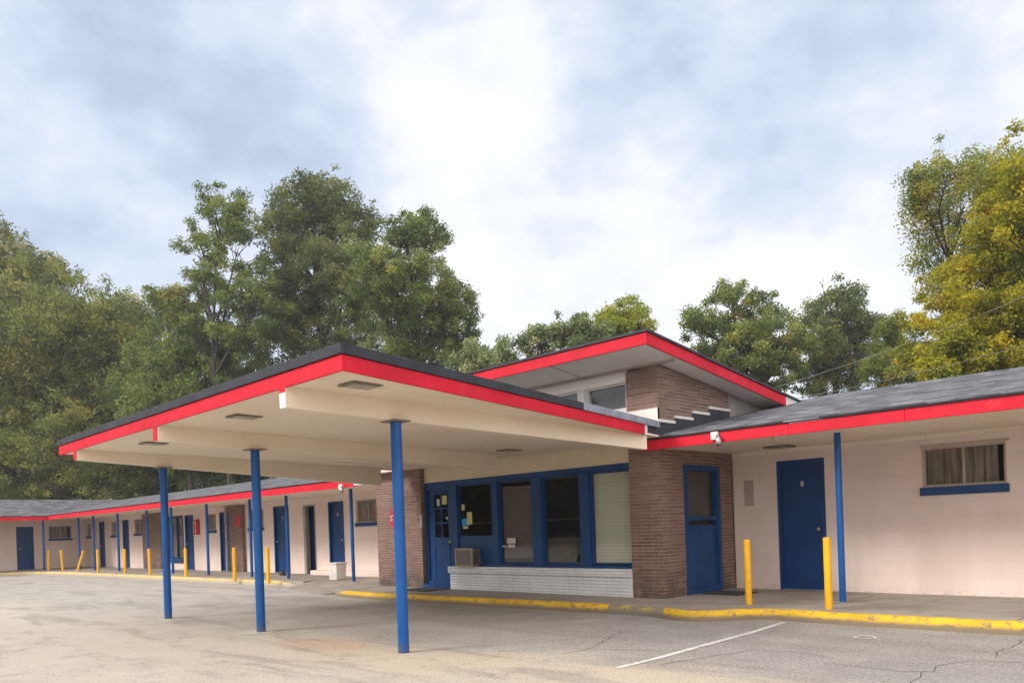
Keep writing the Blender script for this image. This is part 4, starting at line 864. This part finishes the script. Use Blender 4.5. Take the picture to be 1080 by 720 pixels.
TL = {
'A': [(-69.6, 15.5, 22.1, 3.24), (-66.8, 17.0, 20.6, 2.55), (-71.9, 13.7, 21.2, 3.62), (-68.7, 16.1, 18.0, 3.22), (-67.5, 18.3, 17.7, 2.17)],
'B': [(-59.8, 14.0, 15.2, 3.74), (-57.5, 16.1, 14.5, 3.42), (-57.4, 17.8, 12.1, 3.17), (-61.7, 15.4, 11.3, 3.91), (-61.8, 12.1, 11.0, 3.75), (-56.3, 18.1, 15.1, 2.51)],
'C': [(-61.0, 20.9, 16.8, 2.63), (-61.4, 22.7, 15.8, 2.48), (-63.2, 19.7, 16.0, 2.66), (-59.6, 21.0, 12.8, 3.06)],
'D': [(-49.0, 20.1, 12.5, 2.62), (-46.7, 21.1, 10.8, 2.86), (-51.6, 19.3, 10.2, 2.99), (-48.4, 19.7, 8.6, 2.87), (-47.5, 23.6, 11.8, 2.7), (-49.3, 19.9, 15.3, 1.05)],
'E': [(-43.3, 20.5, 19.8, 1.5), (-46.0, 20.5, 18.4, 1.46), (-43.0, 21.1, 17.5, 1.78), (-46.4, 20.0, 16.2, 1.4), (-44.2, 21.0, 14.8, 2.2), (-42.0, 21.6, 13.9, 2.14), (-46.3, 18.5, 15.0, .76), (-47.4, 18.1, 15.5, .5), (-45.7, 19.1, 13.7, .76)],
'F': [(-44.1, 26.1, 21.3, 2.24), (-42.9, 27.0, 21.7, 1.88), (-43.7, 24.5, 19.3, 1.84), (-42.0, 28.1, 20.2, 1.77), (-41.6, 25.1, 16.6, 2.69), (-39.5, 26.3, 15.8, 2.32), (-44.8, 24.9, 15.0, 2.47), (-41.7, 25.7, 13.3, 2.72)],
'G': [(-35.0, 25.5, 15.0, 1.83), (-34.6, 27.0, 14.7, 2.07), (-35.2, 28.7, 18.2, 1.18), (-34.2, 26.4, 17.4, 0.81), (-34.8, 29.5, 14.2, 1.78), (-34.1, 29.6, 12.4, 1.45), (-36.5, 26.8, 13.0, 2.4), (-35.9, 28.9, 11.6, 2.29)],
'H': [(-24.4, 22.1, 8.0, 0.86), (-24.6, 24.2, 8.6, 0.82), (-23.3, 25.0, 9.0, 0.97), (-22.1, 25.5, 9.3, 0.88), (-21.4, 26.4, 9.1, 0.88)],
'I': [(-24.7, 32.6, 11.7, 1.06), (-25.0, 31.8, 11.2, 1.05), (-24.0, 32.7, 10.9, 1.05), (-26.1, 31.0, 11.0, 0.77)],
'J': [(-22.3, 35.8, 11.2, 0.97), (-22.1, 38.9, 12.8, 1.23), (-21.2, 40.1, 11.6, 1.64), (-21.0, 37.7, 10.2, 1.67), (-19.4, 39.0, 10.1, 1.46), (-20.5, 40.6, 9.3, 1.54), (-22.5, 38.1, 9.6, 1.27)],
'K': [(-19.0, 45.2, 12.8, 1.51), (-18.8, 42.8, 11.3, 1.44), (-18.8, 47.2, 11.9, 1.55), (-19.5, 46.7, 10.0, 1.94), (-20.2, 44.6, 9.7, 1.36)],
'L': [(-13.9, 39.3, 10.0, 0.62), (-14.5, 40.9, 9.0, 1.16), (-14.4, 38.8, 7.8, 0.89), (-13.1, 39.4, 7.9, 0.88)],
'M': [(-7.2, 28.1, 8.3, 1.33), (-7.7, 26.8, 6.7, 1.1), (-6.5, 28.3, 7.0, 1.46), (-6.0, 27.1, 9.2, 1.11), (-5.5, 27.5, 10.5, 1.24), (-6.8, 28.2, 5.9, 1.17), (-7.7, 25.9, 5.6, 0.79), (-5.4, 28.9, 8.0, 1.72), (-5.1, 28.3, 5.6, 1.67)],
'N': [(-8.0, 27.5, 11.8, 0.83), (-9.0, 28.5, 11.2, 0.63), (-8.2, 29.7, 11.4, 0.95), (-8.9, 29.0, 10.0, 0.63), (-7.5, 30.9, 12.5, 0.8), (-8.9, 27.8, 11.9, 0.4), (-8.6, 29.3, 8.9, 0.57)],
'U1': [(-66.1, 13.4, 7.7, 2.42), (-63.6, 15.2, 8.7, 2.53), (-63.5, 13.9, 5.2, 1.96)],
'U2': [(-63.0, 18.0, 7.0, 2.46), (-60.9, 19.4, 8.6, 2.71), (-61.8, 17.0, 4.8, 1.73)],
'U3': [(-57.6, 20.7, 6.5, 2.24), (-55.2, 22.4, 7.7, 2.61), (-55.1, 21.0, 4.7, 1.67)],
'U4': [(-51.9, 23.6, 6.8, 2.54), (-49.4, 25.4, 7.3, 2.52), (-50.1, 23.3, 4.8, 1.61)],
'U5': [(-68.0, 17.3, 10.9, 2.88), (-63.1, 21.4, 10.6, 2.85)],
}
GB = 'woodland trees behind the motel'
tree('tall olive green tree rising at the left edge, farthest back', TL['A'], (-68.9, 16.1), pal['olive'], .17, 34000, 1, group=GB, trunk_r=.45, clump=.75)
tree('broad olive tree filling the left edge behind the far wing', TL['B'], (-59.1, 15.6), pal['olive'], .16, 46000, 2, group=GB, trunk_r=.42, clump=.75)
tree('rounded olive tree between the left edge tree and the tall centre tree', TL['C'], (-61.3, 21.1), pal['olive'], .16, 24000, 3, group=GB, trunk_r=.35, clump=.7)
tree('lower bright green tree directly above the left end of the canopy', TL['D'], (-48.8, 20.6), pal['green'], .14, 34000, 4, group=GB, trunk_r=.3, clump=.62)
tree('slender open tree with sky showing through, left of the tallest crown', TL['E'], (-44.2, 20.8), pal['green'], .12, 19000, 5, group=GB, trunk_r=.2, clump=.46, gap=.36)
tree('tallest dark green tree with domed crown above the canopy', TL['F'], (-42.5, 26.0), pal['deep'], .13, 44000, 6, group=GB, trunk_r=.4, clump=.58)
tree('green tree with a pointed top beside open sky, right of the tallest', TL['G'], (-35.0, 27.8), pal['green'], .115, 42000, 7, group=GB, trunk_r=.34, clump=.5)
tree('low pale glossy-leaved tree peeping over the raised red roof edge', TL['H'], (-23.2, 24.6), pal['gloss'], .11, 9000, 8, group=GB, trunk_r=.16, clump=.36)
tree('yellow green treetop just above the front of the raised roof', TL['I'], (-25.0, 32.0), pal['lime'], .10, 9000, 9, group=GB, trunk_r=.18, clump=.36)
tree('mid green tree behind the right slope of the raised roof', TL['J'], (-21.3, 38.6), pal['green'], .115, 26000, 10, group=GB, trunk_r=.25, clump=.45)
tree('dark rounded tree above the right wing ridge, between green and golden trees', TL['K'], (-19.3, 45.3), pal['deep'], .12, 20000, 11, group=GB, trunk_r=.28, clump=.5)
tree('small yellowish tree at the foot of the golden tree', TL['L'], (-14.0, 39.6), pal['rust'], .10, 9000, 12, group=GB, trunk_r=.15, clump=.38)
tree('large golden yellow autumn tree at the right edge', TL['M'], (-6.2, 28.0), pal['gold'], .085, 95000, 13, group=GB, trunk_r=.24, clump=.42, grow=1.2)
tree('sparse twiggy tree with turning leaves above the golden tree', TL['N'], (-8.4, 29.6), pal['rust'], .07, 12500, 14, group=GB, trunk_r=.10, clump=.44, gap=.08, grow=1.15)
tree('shrubby dark tree low at the left edge above the far wing roof', TL['U1'], (-64.4, 14.2), pal['olive'], .14, 24000, 15, group=GB, clump=.7, grow=1.25, gap=.2)
tree('low dark tree left of the canopy above the wing roof', TL['U2'], (-61.9, 18.1), pal['deep'], .14, 24000, 16, group=GB, clump=.7, grow=1.25, gap=.2)
tree('low dark tree seen under the left end of the canopy', TL['U3'], (-56.0, 21.4), pal['deep'], .14, 24000, 17, group=GB, clump=.7, grow=1.25, gap=.1)
tree('low dark tree seen under the canopy between the first two posts', TL['U4'], (-50.5, 24.1), pal['deep'], .14, 24000, 18, group=GB, clump=.7, grow=1.25, gap=.1)
tree('low olive tree rising over the inner corner of the two left wings', [(-57.5, 12.5, 6.2, 2.4), (-54.5, 15.0, 7.4, 2.6), (-58.5, 14.5, 4.2, 2.2), (-53.5, 17.5, 5.0, 2.2)], (-56, 14.5), pal['olive'], .13, 22000, 21, group=GB, clump=.6)
tree('shaded middle-height tree deep in the wood at the left', TL['U5'], (-65.5, 19.4), pal['green'], .15, 15000, 19, group=GB, clump=.7)

# woodland on the other side of the road, behind the photographer (the office glass mirrors it)
def dup_tree(src, loc, rz, sc, label):
    r = src.copy(); col.objects.link(r); r.location = loc; r.rotation_euler = (0, 0, rz); r.scale = (sc,) * 3
    r['label'] = label; r['group'] = 'trees across the road'
    for ch in list(src.children): c = ch.copy(); col.objects.link(c); c.parent = r
TB = bpy.data.objects['broadleaf_tree.001']; TG = bpy.data.objects['broadleaf_tree.006']
TU = bpy.data.objects['broadleaf_tree.016']; TV = bpy.data.objects['broadleaf_tree.014']
LB = ['low tree', 'tall tree']
rnd = random.Random(5)
for i in range(22):
    t = i / 21; x = -62 + 80 * t; y = -14 - 22 * math.sin(min(1, t * 1.35) * 1.35) + rnd.uniform(-1.5, 1.5)
    src = (TU, TV, bpy.data.objects['broadleaf_tree.015'])[i % 3]
    dup_tree(src, (x, y, -5.0), rnd.uniform(0, 6), rnd.uniform(1.1, 1.4), 'low tree of the hedge-like wood across the road, behind the viewpoint')
dup_tree(TG, (-33, -42, -.5), 1, .8, 'dark tall tree of the wood across the road, behind the viewpoint')
dup_tree(TB, (-10, -46, -.5), 3, .8, 'olive tall tree of the wood across the road, behind the viewpoint')

# thin haze volume added to lift the dark shade in the far trees
hz = MB().box(-110, 60, -62, 85, -1.2, 32)
hm = bpy.data.materials.new('pale_haze'); hm.use_nodes = True; hn = hm.node_tree; hn.nodes.remove(hn.nodes['Principled BSDF'])
pv = hn.nodes.new('ShaderNodeVolumePrincipled'); pv.inputs['Color'].default_value = (.93, .95, 1, 1); pv.inputs['Density'].default_value = .0008; pv.inputs['Anisotropy'].default_value = .1
hn.links.new(pv.outputs[0], hn.nodes['Material Output'].inputs['Volume'])
tag(obj('haze', hz, hm), kind='stuff')

# overhead wires to the office roof
def wire(a, b, sag, label):
    mb = MB(); pts = []
    for i in range(13):
        t = i / 12; p = Vector(a).lerp(Vector(b), t); p.z -= sag * 4 * t * (1 - t); pts.append(p)
    for i in range(12): mb.tube(pts[i], pts[i + 1], .004, n=6, cap=False)
    tag(obj('overhead_wire', mb, m['panel'], None, a), label, 'wire', 'overhead wires')
wire((-9.0, 14.4, 3.6), (-1.5, 28.5, 9.5), .5, 'upper overhead wire running from the raised roof towards the golden tree')
wire((-8.2, 14.45, 3.5), (0.5, 27.0, 7.5), .45, 'lower overhead wire running from the raised roof to the right')
